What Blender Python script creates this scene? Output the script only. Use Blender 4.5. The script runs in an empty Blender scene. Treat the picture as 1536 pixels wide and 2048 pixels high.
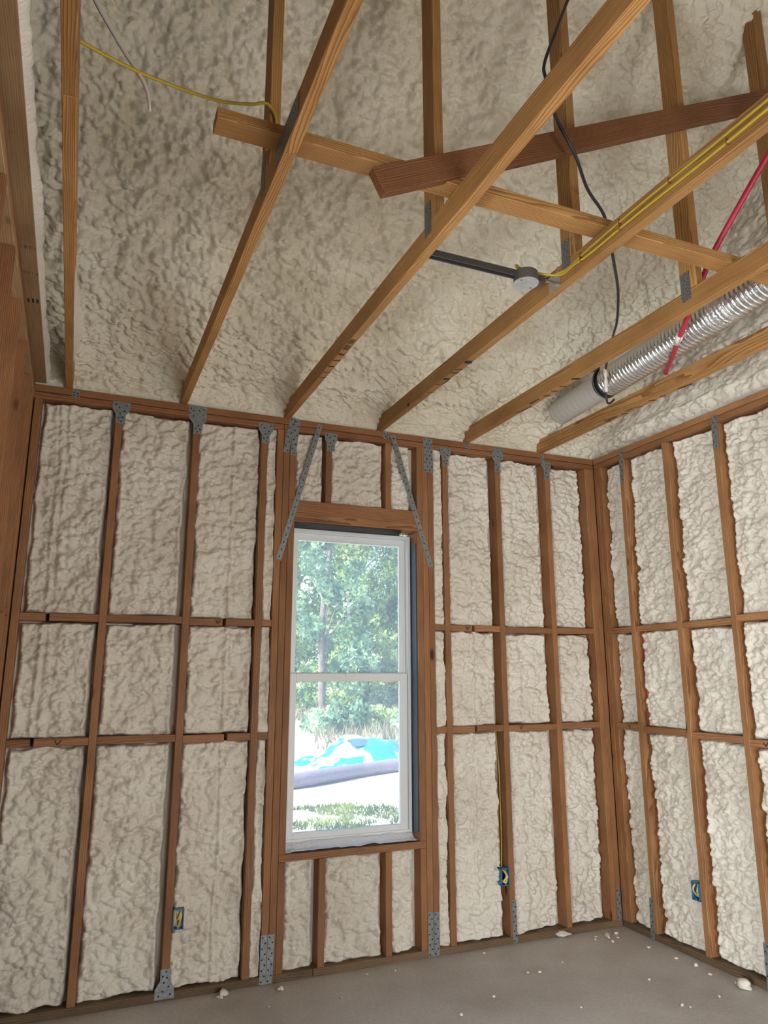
import bpy, bmesh, math, random
import numpy as np
from mathutils import Vector, Matrix

random.seed(7)
S = bpy.context.scene
C = S.collection

# ------------------------------------------------------------------ camera
CAM = (-3.3635, -4.0847, 1.5497)
YAW, PIT, ROL, FPX = 0.39901, 0.22012, -0.00047, 1457.37
f_ = Vector((math.sin(YAW)*math.cos(PIT), math.cos(YAW)*math.cos(PIT), math.sin(PIT)))
r_ = Vector((math.cos(YAW), -math.sin(YAW), 0))
u_ = r_.cross(f_)
r2 = r_*math.cos(ROL) + u_*math.sin(ROL)
u2 = -r_*math.sin(ROL) + u_*math.cos(ROL)
cd = bpy.data.cameras.new('camera')
cam = bpy.data.objects.new('camera', cd)
C.objects.link(cam)
cam.matrix_world = Matrix(((r2.x, u2.x, -f_.x, CAM[0]), (r2.y, u2.y, -f_.y, CAM[1]), (r2.z, u2.z, -f_.z, CAM[2]), (0, 0, 0, 1)))
cd.sensor_fit = 'VERTICAL'
cd.sensor_height = 36.0
cd.lens = FPX/2048*36.0
cd.clip_start = 0.02
S.camera = cam

# ------------------------------------------------------------------ light
S.view_settings.view_transform = 'Standard'
S.view_settings.look = 'None'
S.view_settings.gamma = 1.0
S.view_settings.use_curve_mapping = False
S.view_settings.exposure = 0.06
S.cycles.max_bounces = 6
S.cycles.diffuse_bounces = 4
S.cycles.glossy_bounces = 3
S.cycles.transmission_bounces = 4
S.cycles.transparent_max_bounces = 8
S.cycles.caustics_reflective = False
S.cycles.caustics_refractive = False
S.cycles.use_adaptive_sampling = True
S.cycles.adaptive_threshold = 0.10
S.cycles.use_light_tree = False

w = bpy.data.worlds.new('sky'); S.world = w; w.use_nodes = True
nt = w.node_tree
for n in list(nt.nodes): nt.nodes.remove(n)
sky = nt.nodes.new('ShaderNodeTexSky'); sky.sky_type = 'NISHITA'; sky.sun_disc = False
sky.sun_elevation = math.radians(42); sky.sun_rotation = math.radians(-110); sky.air_density = 1.0; sky.dust_density = 1.5
bg = nt.nodes.new('ShaderNodeBackground'); bg.inputs[1].default_value = 0.45
wo = nt.nodes.new('ShaderNodeOutputWorld')
nt.links.new(sky.outputs[0], bg.inputs[0]); nt.links.new(bg.outputs[0], wo.inputs[0])

def lamp(name, kind, loc, direction, energy, color, **kw):
    d = bpy.data.lights.new(name, kind); d.energy = energy; d.color = color
    for k, v in kw.items(): setattr(d, k, v)
    o = bpy.data.objects.new(name, d); C.objects.link(o)
    o.location = loc
    o.rotation_euler = Vector(direction).to_track_quat('-Z', 'Y').to_euler()
    return o
lamp('sun', 'SUN', (-6, 4, 10), (0.72, 0.16, -0.67), 13, (1.0, 0.95, 0.86), angle=0.01)
# daylight through the wide openings of the house behind the camera and to its left
lamp('front_opening_daylight', 'AREA', (-1.5, -6.2, .90), (0.05, 1, 0.06), 98, (0.95, 0.975, 1.0), shape='RECTANGLE', size=2.0, size_y=1.4)
lamp('right_relief_lamp', 'AREA', (-0.06, -3.1, 1.30), (-1, 0.45, 0.12), 11, (0.97, 0.98, 1.0), shape='RECTANGLE', size=0.9, size_y=1.5)  # unseen lamp, added from the right to bring out the foam relief
lamp('side_opening_daylight', 'AREA', (-5.15, -4.0, 0.95), (1, 0.55, 0.05), 225, (0.87, 0.95, 1.0), shape='RECTANGLE', size=1.2, size_y=1.5)

H = 3.07
XL = -3.66          # interior face of left wall studs
TR = [-3.4954, -2.8873, -2.2743, -1.6635, -1.0400, -0.4445]   # truss centre lines

# ------------------------------------------------------------------ helpers
def tag(o, label=None, cat=None, group=None, kind=None):
    if label: o['label'] = label
    if cat: o['category'] = cat
    if group: o['group'] = group
    if kind: o['kind'] = kind
    return o

def empty(name, loc=(0, 0, 0)):
    o = bpy.data.objects.new(name, None); C.objects.link(o)
    o.location = loc; o.empty_display_size = 0.1
    return o

def link(name, me, mat=None, parent=None, mats=None):
    o = bpy.data.objects.new(name, me); C.objects.link(o)
    if mats:
        for m in mats: me.materials.append(m)
    elif mat and not me.materials:
        me.materials.append(mat)
    if parent:
        o.parent = parent
        o.matrix_parent_inverse = Matrix.Translation(-Vector(parent.location)) if parent.type == 'EMPTY' else Matrix.Identity(4)
        if parent.type != 'EMPTY':
            pw = PW.get(parent.name)
            if pw is not None: o.matrix_parent_inverse = pw.inverted()
    return o
PW = {}

def setw(o, M):
    """place an object by its world matrix (parent inverse already cancels the parent)"""
    o.matrix_basis = M
    PW[o.name] = M
    return o

def bm_mesh(bm, name, smooth=False):
    me = bpy.data.meshes.new(name); bm.to_mesh(me); bm.free()
    if smooth: me.shade_smooth()
    return me

def grid_mesh(name, V, nu, nv, smooth=True):
    """V: (nu*nv,3) array"""
    me = bpy.data.meshes.new(name)
    i, j = np.meshgrid(np.arange(nu-1), np.arange(nv-1), indexing='ij')
    a = (i*nv + j).ravel()
    F = np.stack([a, a+nv, a+nv+1, a+1], 1).astype(np.int32)
    me.vertices.add(len(V)); me.vertices.foreach_set('co', V.astype(np.float32).ravel())
    me.loops.add(F.size); me.loops.foreach_set('vertex_index', F.ravel())
    me.polygons.add(len(F)); me.polygons.foreach_set('loop_start', np.arange(len(F), dtype=np.int32)*4)
    me.polygons.foreach_set('loop_total', np.full(len(F), 4, np.int32))
    if smooth: me.polygons.foreach_set('use_smooth', np.ones(len(F), bool))
    me.update(calc_edges=True)
    return me

BOX = {}
def box_mesh(dx, dy, dz, bev=0.002):
    key = (round(dx, 4), round(dy, 4), round(dz, 4), bev)
    if key in BOX: return BOX[key].copy()
    bm = bmesh.new(); bmesh.ops.create_cube(bm, size=1)
    bmesh.ops.scale(bm, vec=(dx, dy, dz), verts=bm.verts)
    if bev: bmesh.ops.bevel(bm, geom=bm.edges[:], offset=bev, segments=1, affect='EDGES')
    me = bm_mesh(bm, 'board'); BOX[key] = me
    return me.copy()

def board(name, p0, p1, wdir, wd, th, mat, parent=None, bev=0.002):
    """timber from p0 to p1 (end centres); wd along wdir, th across; local X is the grain"""
    p0, p1 = Vector(p0), Vector(p1); X = (p1-p0); L = X.length; X.normalize()
    Y = Vector(wdir); Y = (Y - X*Y.dot(X)).normalized(); Z = X.cross(Y)
    me = box_mesh(L, wd, th, bev); me.name = name
    o = link(name, me, mat, parent)
    c = (p0+p1)/2
    return setw(o, Matrix(((X.x, Y.x, Z.x, c.x), (X.y, Y.y, Z.y, c.y), (X.z, Y.z, Z.z, c.z), (0, 0, 0, 1))))

def slab(name, x0, x1, y0, y1, z0, z1, mat, parent=None, bev=0.002):
    d = (x1-x0, y1-y0, z1-z0); k = max(range(3), key=lambda i: d[i])
    c = [(x0+x1)/2, (y0+y1)/2, (z0+z1)/2]
    a = list(c); b = list(c); a[k] -= d[k]/2; b[k] += d[k]/2
    o = [i for i in range(3) if i != k]
    wd = Vector((0, 0, 0)); wd[o[0]] = 1
    return board(name, a, b, wd, d[o[0]], d[o[1]], mat, parent, bev)

def add_box(bm, x0, x1, y0, y1, z0, z1, mi=0):
    g = bmesh.ops.create_cube(bm, size=1)['verts']
    bmesh.ops.scale(bm, vec=(x1-x0, y1-y0, z1-z0), verts=g)
    bmesh.ops.translate(bm, vec=((x0+x1)/2, (y0+y1)/2, (z0+z1)/2), verts=g)
    for f in {f for v in g for f in v.link_faces}: f.material_index = mi
    return g

def smooth_path(pts, n=8):
    P = [Vector(p) for p in pts]
    if len(P) < 3: return P
    out = []
    for i in range(len(P)-1):
        a = P[max(i-1, 0)]; b = P[i]; c = P[i+1]; d = P[min(i+2, len(P)-1)]
        for k in range(n):
            t = k/n
            out.append(0.5*((2*b) + (c-a)*t + (2*a-5*b+4*c-d)*t*t + (3*b-a-3*c+d)*t*t*t))
    out.append(P[-1])
    return out

def tube(name, pts, rad, mat, parent=None, seg=10, n=8, flat=1.0, path=True, closed_ends=True):
    P = smooth_path(pts, n) if path else [Vector(p) for p in pts]
    V = []; F = []
    N = None
    for i, p in enumerate(P):
        t = (P[min(i+1, len(P)-1)] - P[max(i-1, 0)]).normalized()
        if N is None:
            N = t.orthogonal().normalized()
        N = (N - t*N.dot(t)).normalized(); B = t.cross(N)
        r = rad(i/(len(P)-1)) if callable(rad) else rad
        for k in range(seg):
            a = 2*math.pi*k/seg
            V.append(p + N*math.cos(a)*r + B*math.sin(a)*r*flat)
    for i in range(len(P)-1):
        for k in range(seg):
            F.append((i*seg+k, i*seg+(k+1) % seg, (i+1)*seg+(k+1) % seg, (i+1)*seg+k))
    if closed_ends:
        F.append(tuple(range(seg))[::-1]); F.append(tuple(range((len(P)-1)*seg, len(P)*seg)))
    me = bpy.data.meshes.new(name); me.from_pydata([tuple(v) for v in V], [], F); me.shade_smooth()
    return link(name, me, mat, parent)

# --- numpy noise
def hsh(i, j, s):
    with np.errstate(over='ignore'):
        n = i.astype(np.int64).astype(np.uint32)*np.uint32(374761393) + j.astype(np.int64).astype(np.uint32)*np.uint32(668265263) + np.uint32((s*2654435761) & 0xffffffff)
        n = (n ^ (n >> np.uint32(13)))*np.uint32(1274126177)
        n = (n ^ (n >> np.uint32(15)))*np.uint32(2246822519)
        n = n ^ (n >> np.uint32(16))
    return n.astype(np.float64)/4294967296.0

def vn(u, v, s):
    iu, iv = np.floor(u), np.floor(v); fu, fv = u-iu, v-iv
    fu = fu*fu*(3-2*fu); fv = fv*fv*(3-2*fv)
    a = hsh(iu, iv, s); b = hsh(iu+1, iv, s); c = hsh(iu, iv+1, s); d = hsh(iu+1, iv+1, s)
    return (a*(1-fu)+b*fu)*(1-fv) + (c*(1-fu)+d*fu)*fv

def fbm(u, v, s):
    return 0.6*vn(u, v, s)+0.28*vn(u*2.1+9, v*2.1+3, s+1)+0.12*vn(u*4.3, v*4.3+7, s+2)

def domes(u, v, s, tilt=0.0):
    """overlapping hemispheres of random size: sprayed-foam popcorn, 0..1"""
    iu, iv = np.floor(u), np.floor(v)
    out = np.zeros_like(u)
    for di in (-1, 0, 1):
        for dj in (-1, 0, 1):
            ci, cj = iu+di, iv+dj
            du = u-(ci+hsh(ci, cj, s)); dv = v-(cj+hsh(ci, cj, s+11))
            R = 0.55+0.42*hsh(ci, cj, s+23); A = 0.45+0.55*hsh(ci, cj, s+37)
            q = 1-(du*du+dv*dv)/(R*R)
            h = A*np.sqrt(np.clip(q, 0, 1))
            if tilt: h = h*(1+tilt*np.clip(-dv/R, -1, 1))
            out = np.maximum(out, h)
    return out

def sst(x, a, b):
    t = np.clip((x-a)/(b-a), 0, 1); return t*t*(3-2*t)

def foam_relief(u, v, seed, sx=1.0, sy=1.0, coarse=1.0):
    wu = u + 0.022*(vn(u*11, v*11, seed+5)-.5) + 0.005*(vn(u*31, v*31, seed+6)-.5)
    wv = v + 0.022*(vn(u*11+40, v*11, seed+7)-.5) + 0.005*(vn(u*31+40, v*31, seed+8)-.5)
    big = domes(wu/(.085*sx), wv/(.072*sy), seed, .2)
    med = domes(wu/(.039*sx), wv/(.030*sy), seed+100, .22)
    sml = domes(wu/(.021*sx), wv/(.0175*sy), seed+200, .2)
    return 0.013*coarse*big + 0.0145*med + 0.0055*sml + 0.022*(fbm(u*3.1, v*2.3, seed+300)-.5)

# ------------------------------------------------------------------ materials
def newmat(name):
    m = bpy.data.materials.new(name); m.use_nodes = True
    nt = m.node_tree; b = nt.nodes['Principled BSDF']
    return m, nt, b

def N(nt, t, **kw):
    n = nt.nodes.new(t)
    for k, v in kw.items(): setattr(n, k, v)
    return n

def ramp(nt, stops):
    n = nt.nodes.new('ShaderNodeValToRGB'); e = n.color_ramp.elements
    while len(e) < len(stops): e.new(0.5)
    for el, (p, c) in zip(e, stops):
        el.position = p; el.color = (*c, 1) if len(c) == 3 else c
    return n

def mat_wood(name, light, mid, dark, knot=(0.06, 0.02, 0.008), ring=55, rough=0.62, stain=None):
    m, nt, b = newmat(name); L = nt.links.new
    tc = N(nt, 'ShaderNodeTexCoord'); oi = N(nt, 'ShaderNodeObjectInfo')
    rv = N(nt, 'ShaderNodeVectorMath', operation='MULTIPLY'); 
    wn = N(nt, 'ShaderNodeTexWhiteNoise', noise_dimensions='1D'); L(oi.outputs['Random'], wn.inputs['W'])
    L(wn.outputs['Color'], rv.inputs[0]); rv.inputs[1].default_value = (37, .16, .10)
    ad = N(nt, 'ShaderNodeVectorMath', operation='ADD'); L(tc.outputs['Object'], ad.inputs[0]); L(rv.outputs[0], ad.inputs[1])
    sc = N(nt, 'ShaderNodeVectorMath', operation='MULTIPLY'); L(ad.outputs[0], sc.inputs[0]); sc.inputs[1].default_value = (0.10, 1, 1)
    # slow wander of the ring centre along the board
    no = N(nt, 'ShaderNodeTexNoise'); no.inputs['Scale'].default_value = 9; no.inputs['Detail'].default_value = 2
    L(sc.outputs[0], no.inputs['Vector'])
    ofs = N(nt, 'ShaderNodeVectorMath', operation='MULTIPLY_ADD'); L(no.outputs['Color'], ofs.inputs[0]); ofs.inputs[1].default_value = (0, .06, .06); L(ad.outputs[0], ofs.inputs[2])
    wv = N(nt, 'ShaderNodeTexWave', wave_type='RINGS', rings_direction='X', wave_profile='SAW')
    wv.inputs['Scale'].default_value = ring; wv.inputs['Distortion'].default_value = 1.2; wv.inputs['Detail'].default_value = 2; wv.inputs['Detail Scale'].default_value = 0.4
    L(ofs.outputs[0], wv.inputs['Vector'])
    fb = N(nt, 'ShaderNodeVectorMath', operation='MULTIPLY'); L(ad.outputs[0], fb.inputs[0]); fb.inputs[1].default_value = (6, 260, 260)
    fn = N(nt, 'ShaderNodeTexNoise'); fn.inputs['Scale'].default_value = 1; fn.inputs['Detail'].default_value = 3; L(fb.outputs[0], fn.inputs['Vector'])
    rp = ramp(nt, [(0.0, light), (0.55, mid), (0.93, dark), (1.0, mid)]); L(wv.outputs['Fac'], rp.inputs['Fac'])
    mx = N(nt, 'ShaderNodeMix', data_type='RGBA', blend_type='MULTIPLY'); mx.inputs['Factor'].default_value = 0.55
    fr = ramp(nt, [(0.25, (.55, .52, .5)), (0.7, (1.12, 1.1, 1.08))]); L(fn.outputs['Fac'], fr.inputs['Fac'])
    L(rp.outputs[0], mx.inputs['A']); L(fr.outputs[0], mx.inputs['B'])
    # blotches
    bl = N(nt, 'ShaderNodeTexNoise'); bl.inputs['Scale'].default_value = 3.2; bl.inputs['Detail'].default_value = 4; L(ad.outputs[0], bl.inputs['Vector'])
    br = ramp(nt, [(0.3, (.72, .66, .62)), (0.62, (1.06, 1.05, 1.04))]); L(bl.outputs['Fac'], br.inputs['Fac'])
    m2 = N(nt, 'ShaderNodeMix', data_type='RGBA', blend_type='MULTIPLY'); m2.inputs['Factor'].default_value = 0.8
    L(mx.outputs['Result'], m2.inputs['A']); L(br.outputs[0], m2.inputs['B'])
    # knots
    ks = N(nt, 'ShaderNodeVectorMath', operation='MULTIPLY'); L(ad.outputs[0], ks.inputs[0]); ks.inputs[1].default_value = (2.1, 5.5, 5.5)
    vo = N(nt, 'ShaderNodeTexVoronoi'); vo.inputs['Scale'].default_value = 1.0; L(ks.outputs[0], vo.inputs['Vector'])
    kr = ramp(nt, [(0.05, (1, 1, 1)), (0.10, (0, 0, 0))]); L(vo.outputs['Distance'], kr.inputs['Fac'])
    m3 = N(nt, 'ShaderNodeMix', data_type='RGBA'); L(kr.outputs[0], m3.inputs['Factor']); L(m2.outputs['Result'], m3.inputs['A']); m3.inputs['B'].default_value = (*knot, 1)
    hsv = N(nt, 'ShaderNodeHueSaturation'); L(m3.outputs['Result'], hsv.inputs['Color'])
    mr = N(nt, 'ShaderNodeMapRange'); L(oi.outputs['Random'], mr.inputs['Value']); mr.inputs['To Min'].default_value = 0.82; mr.inputs['To Max'].default_value = 1.15
    L(mr.outputs[0], hsv.inputs['Value'])
    L(hsv.outputs[0], b.inputs['Base Color']); b.inputs['Roughness'].default_value = rough
    b.inputs['Specular IOR Level'].default_value = 0.3
    bp = N(nt, 'ShaderNodeBump'); bp.inputs['Strength'].default_value = 0.12; bp.inputs['Distance'].default_value = 0.002
    L(fn.outputs['Fac'], bp.inputs['Height']); L(bp.outputs[0], b.inputs['Normal'])
    return m

M = {}
M['chord'] = mat_wood('pine_truss', (.56, .315, .118), (.46, .24, .080), (.25, .11, .032))
M['stud'] = mat_wood('pine_stud', (.43, .215, .096), (.35, .165, .069), (.20, .084, .031))
M['plate'] = mat_wood('pine_plate', (.37, .18, .08), (.30, .135, .056), (.17, .066, .026))
M['rstud'] = mat_wood('pine_stud_fresh', (.50, .26, .115), (.42, .205, .085), (.24, .10, .038))
M['sole'] = mat_wood('treated_pine', (.23, .155, .085), (.185, .12, .066), (.105, .064, .036))
M['brace'] = mat_wood('dark_pine_brace', (.27, .125, .052), (.21, .09, .036), (.11, .040, .015))
M['nailer'] = mat_wood('pine_nailer', (.46, .31, .17), (.42, .275, .145), (.32, .19, .09))

def mat_foam(name, base, warm):
    m, nt, b = newmat(name); L = nt.links.new
    tc = N(nt, 'ShaderNodeTexCoord')
    n1 = N(nt, 'ShaderNodeTexNoise'); n1.inputs['Scale'].default_value = 2.4; n1.inputs['Detail'].default_value = 3; L(tc.outputs['Object'], n1.inputs['Vector'])
    rp = ramp(nt, [(0.35, warm), (0.62, base)]); L(n1.outputs['Fac'], rp.inputs['Fac'])
    L(rp.outputs[0], b.inputs['Base Color'])
    b.inputs['Roughness'].default_value = 0.6; b.inputs['Specular IOR Level'].default_value = 0.25
    n2 = N(nt, 'ShaderNodeTexNoise'); n2.inputs['Scale'].default_value = 85; n2.inputs['Detail'].default_value = 2; L(tc.outputs['Object'], n2.inputs['Vector'])
    bp = N(nt, 'ShaderNodeBump'); bp.inputs['Strength'].default_value = 0.6; bp.inputs['Distance'].default_value = 0.008
    L(n2.outputs['Fac'], bp.inputs['Height']); L(bp.outputs[0], b.inputs['Normal'])
    return m
M['foam'] = mat_foam('spray_foam', (.80, .74, .635), (.71, .635, .53))
M['roof_foam'] = mat_foam('roof_spray_foam', (.81, .75, .605), (.72, .645, .495))

def mat_plain(name, col, rough=0.5, metal=0.0, spec=0.5, bump=None, var=None):
    m, nt, b = newmat(name); L = nt.links.new
    b.inputs['Base Color'].default_value = (*col, 1); b.inputs['Roughness'].default_value = rough; b.inputs['Metallic'].default_value = metal
    b.inputs['Specular IOR Level'].default_value = spec
    tc = N(nt, 'ShaderNodeTexCoord')
    if var:
        n = N(nt, 'ShaderNodeTexNoise'); n.inputs['Scale'].default_value = var[0]; n.inputs['Detail'].default_value = 4; L(tc.outputs['Object'], n.inputs['Vector'])
        rp = ramp(nt, [(0.32, tuple(c*var[1] for c in col)), (0.66, tuple(min(1, c*var[2]) for c in col))]); L(n.outputs['Fac'], rp.inputs['Fac']); L(rp.outputs[0], b.inputs['Base Color'])
    if bump:
        n = N(nt, 'ShaderNodeTexNoise'); n.inputs['Scale'].default_value = bump[0]; n.inputs['Detail'].default_value = 3; L(tc.outputs['Object'], n.inputs['Vector'])
        bp = N(nt, 'ShaderNodeBump'); bp.inputs['Strength'].default_value = bump[1]; bp.inputs['Distance'].default_value = bump[2]
        L(n.outputs['Fac'], bp.inputs['Height']); L(bp.outputs[0], b.inputs['Normal'])
    return m
M['galv'] = mat_plain('galvanised_steel', (.25, .27, .27), 0.5, 0.45, var=(60, .75, 1.15))
M['hole'] = mat_plain('nail_hole', (.015, .014, .013), 0.8)
M['nailplate'] = mat_plain('toothed_nail_plate', (.20, .20, .195), 0.5, 0.6, bump=(260, .9, .004), var=(150, .45, 1.5))
M['ink'] = mat_plain('black_ink', (.015, .015, .018), 0.8)
M['brownink'] = mat_plain('brown_stamp_ink', (.12, .07, .04), 0.8)
M['yellow'] = mat_plain('yellow_cable_jacket', (.46, .32, .03), 0.45)
M['yellowwire'] = mat_plain('yellow_wire_in_box', (.80, .62, .16), 0.5)
M['black'] = mat_plain('black_cable_jacket', (.02, .02, .022), 0.45)
M['red'] = mat_plain('red_pex', (.52, .025, .06), 0.35)
M['whitepex'] = mat_plain('white_pex', (.78, .76, .72), 0.4)
M['staple'] = mat_plain('copper_staple', (.30, .11, .05), 0.5, 0.3)
M['blue'] = mat_plain('blue_plastic_box', (.045, .17, .34), 0.45)
M['bluein'] = mat_plain('dark_box_inside', (.012, .02, .05), 0.7)
M['vinyl'] = mat_plain('white_vinyl', (.78, .80, .80), 0.35)
M['flash'] = mat_plain('dark_flashing_tape', (.05, .075, .10), 0.35, bump=(40, .5, .006))
M['blackflash'] = mat_plain('black_membrane', (.006, .006, .007), 0.55, spec=.25, bump=(40, .5, .006))
M['foil'] = mat_plain('white_sill_membrane', (.80, .80, .80), 0.3, 0.1, bump=(55, .8, .01))
M['sheath'] = mat_plain('sheathing_board', (.33, .24, .15), 0.8, var=(20, .7, 1.2))
M['siding'] = mat_plain('outer_siding', (.45, .44, .42), 0.8)
M['strand'] = mat_plain('pale_foam_strand', (.62, .55, .47), 0.6)
M['duct'] = mat_plain('foil_duct', (.66, .67, .68), 0.27, 0.92, bump=(45, .5, .006))
M['ducttape'] = mat_plain('foil_tape', (.72, .72, .71), 0.33, 0.85, bump=(70, .9, .008))
M['ductend'] = mat_plain('dusty_duct_foil', (.58, .56, .52), 0.5, 0.35, bump=(60, .5, .006))
M['galvpipe'] = mat_plain('bar_hanger_steel', (.20, .20, .21), 0.32, 0.85)
M['boxsteel'] = mat_plain('box_steel', (.14, .12, .10), 0.5, 0.5)
M['boxcover'] = mat_plain('box_cover_steel', (.52, .54, .56), 0.42, 0.45, var=(40, .85, 1.1))
M['bright'] = mat_plain('bright_bracket_steel', (.62, .62, .61), 0.25, 0.9, bump=(70, .5, .005))

# concrete floor
m, nt, b = newmat('concrete'); L = nt.links.new; M['concrete'] = m
tc = N(nt, 'ShaderNodeTexCoord')
n1 = N(nt, 'ShaderNodeTexNoise'); n1.inputs['Scale'].default_value = 1.1; n1.inputs['Detail'].default_value = 7; n1.inputs['Roughness'].default_value = .6; L(tc.outputs['Object'], n1.inputs['Vector'])
rp = ramp(nt, [(0.3, (.40, .36, .315)), (0.5, (.52, .485, .445)), (0.7, (.60, .58, .545))]); L(n1.outputs['Fac'], rp.inputs['Fac'])
n2 = N(nt, 'ShaderNodeTexNoise'); n2.inputs['Scale'].default_value = 60; n2.inputs['Detail'].default_value = 4; L(tc.outputs['Object'], n2.inputs['Vector'])
r2_ = ramp(nt, [(0.3, (.88, .87, .86)), (0.7, (1.05, 1.05, 1.05))]); L(n2.outputs['Fac'], r2_.inputs['Fac'])
mx = N(nt, 'ShaderNodeMix', data_type='RGBA', blend_type='MULTIPLY'); mx.inputs['Factor'].default_value = 1; L(rp.outputs[0], mx.inputs['A']); L(r2_.outputs[0], mx.inputs['B'])
L(mx.outputs['Result'], b.inputs['Base Color']); b.inputs['Roughness'].default_value = 0.5
rr = ramp(nt, [(0.35, (.62, .62, .62)), (0.65, (.42, .42, .42))]); L(n1.outputs['Fac'], rr.inputs['Fac']); L(rr.outputs[0], b.inputs['Roughness'])
bp = N(nt, 'ShaderNodeBump'); bp.inputs['Strength'].default_value = .12; bp.inputs['Distance'].default_value = .004; L(n2.outputs['Fac'], bp.inputs['Height']); L(bp.outputs[0], b.inputs['Normal'])

# window glass with the view's bluish haze mixed into the shader
m = bpy.data.materials.new('hazy_glass'); m.use_nodes = True; nt = m.node_tree; L = nt.links.new; M['glass'] = m
nt.nodes.remove(nt.nodes['Principled BSDF']); out = nt.nodes['Material Output']
tr = N(nt, 'ShaderNodeBsdfTransparent'); tr.inputs[0].default_value = (.93, .96, .97, 1)
tl = N(nt, 'ShaderNodeBsdfTranslucent'); tl.inputs[0].default_value = (.66, .83, 1.0, 1)
gl = N(nt, 'ShaderNodeBsdfGlossy'); gl.inputs['Roughness'].default_value = 0.02
m1 = N(nt, 'ShaderNodeMixShader'); m1.inputs[0].default_value = 0.20; L(tr.outputs[0], m1.inputs[1]); L(tl.outputs[0], m1.inputs[2])
fr = N(nt, 'ShaderNodeFresnel'); fr.inputs[0].default_value = 1.3
m2 = N(nt, 'ShaderNodeMixShader'); L(fr.outputs[0], m2.inputs[0]); L(m1.outputs[0], m2.inputs[1]); L(gl.outputs[0], m2.inputs[2]); L(m2.outputs[0], out.inputs[0])

# ------------------------------------------------------------------ floor and ground
FY = -6.4
fl = slab('floor', -5.4, 0.15, FY, 0.15, -0.10, 0.0, M['concrete'], bev=0)
tag(fl, 'bare grey brown concrete slab floor of the room', 'floor', kind='structure')

# ------------------------------------------------------------------ wall_back
T2 = 0.140
WX0, WX1, WZ0, WZ1 = -2.215, -1.413, 0.612, 2.436
bm = bmesh.new()
for a in ((-5.5, WX0-.001, 0), (WX1+.001, 0.155, 0)):
    add_box(bm, a[0], a[1], T2, T2+.013, 0.0, H+.05)
add_box(bm, WX0, WX1, T2, T2+.013, 0, WZ0-.001); add_box(bm, WX0, WX1, T2, T2+.013, WZ1+.001, H+.05)
wb = link('wall_back', bm_mesh(bm, 'wall_back'), M['sheath'])
tag(wb, 'back stud wall filled with cream spray foam around the window', 'wall', kind='structure')

def bstud(x0, x1, z0, z1, name='stud', mat='stud', d=T2):
    return slab(name, x0, x1, 0, d, z0, z1, M[mat], wb)
PT0 = H-.0762     # underside of double top plate
# plates: the two top plates have joints
for (a, b_) in ((-3.80, -0.0005),):
    slab('top_plate', a, b_, 0, T2, H-.038, H, M['plate'], wb)
for (a, b_) in ((-3.80, -2.296), (-2.294, -0.0005)):
    slab('top_plate', a, b_, 0.001, T2, PT0, H-.0415, M['plate'], wb)
slab('bottom_plate', -3.80, -2.05, 0, T2, 0, .038, M['sole'], wb)
slab('bottom_plate', -2.048, -0.0005, 0, T2, 0, .038, M['sole'], wb)
BS = [-3.228, -2.806, -2.409]            # studs left of window
BSR = [-1.207, -0.808, -0.405]           # studs right of window
for x in BS+BSR: bstud(x-.019, x+.019, .038, PT0)
bstud(-3.657, -3.619, .038, PT0)          # left corner stud
bstud(-0.080, -0.042, .038, PT0); bstud(-.0405, -.0025, .038, PT0)      # right corner studs
# window framing
bstud(-2.332, -2.294, .038, PT0, 'king_stud'); bstud(-2.2925, -2.2545, .038, PT0, 'king_stud')
bstud(-2.253, -2.215, WZ0, WZ1+.002, 'jack_stud'); bstud(-2.253, -2.215, .038, WZ0-.039, 'jack_stud')
bstud(-2.253, -2.215, 2.567, PT0, 'cripple_stud')
bstud(-1.413, -1.375, WZ0, WZ1+.002, 'jack_stud'); bstud(-1.413, -1.375, .038, WZ0-.039, 'jack_stud')
bstud(-1.413, -1.375, 2.567, PT0, 'cripple_stud')
bstud(-1.374, -1.336, .038, PT0, 'king_stud'); bstud(-1.335, -1.297, .038, PT0, 'king_stud')
slab('header', -2.253, -1.375, 0, .038, WZ1+.003, 2.566, M['stud'], wb)
slab('header', -2.253, -1.375, .04, T2, WZ1+.003, 2.566, M['stud'], wb)
slab('rough_sill', -2.253, -1.375, 0, T2, WZ0-.038, WZ0-.0005, M['stud'], wb)
CR = [-2.005, -1.610]
for x in CR:
    bstud(x-.021, x+.017, 2.567, PT0, 'cripple_stud'); bstud(x-.021, x+.017, .038, WZ0-.039, 'cripple_stud')

# blocking rows (each block its own piece; some notched for the strip of foam)
RZ = [(1.205, 1.243), (1.818, 1.856)]
bays = [(-3.619, -3.247), (-3.209, -2.825), (-2.787, -2.428), (-2.390, -2.332), (-1.297, -1.226), (-1.188, -0.827), (-0.789, -0.424), (-0.386, -0.080)]
for r, (z0, z1) in enumerate(RZ):
    for i, (a, b_) in enumerate(bays):
        cut = {0: .62, 2: .52, 5: .45}.get(i)
        zo = [0, .004, -.003, 0, .002, 0, -.002, .003][i]
        if i == 0: cut = .30 if r == 0 else .34
        if i == 2 and r == 0: cut = .62
        if cut:
            c = a+(b_-a)*cut
            slab('blocking', a, c-.006, .003, .092, z0+zo, z1+zo, M['stud'], wb)
            slab('blocking', c+.010, b_, .002, .092, z0+zo+.002, z1+zo+.002, M['stud'], wb)
        else:
            slab('blocking', a, b_, .002, .092, z0+zo, z1+zo, M['stud'], wb)

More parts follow.
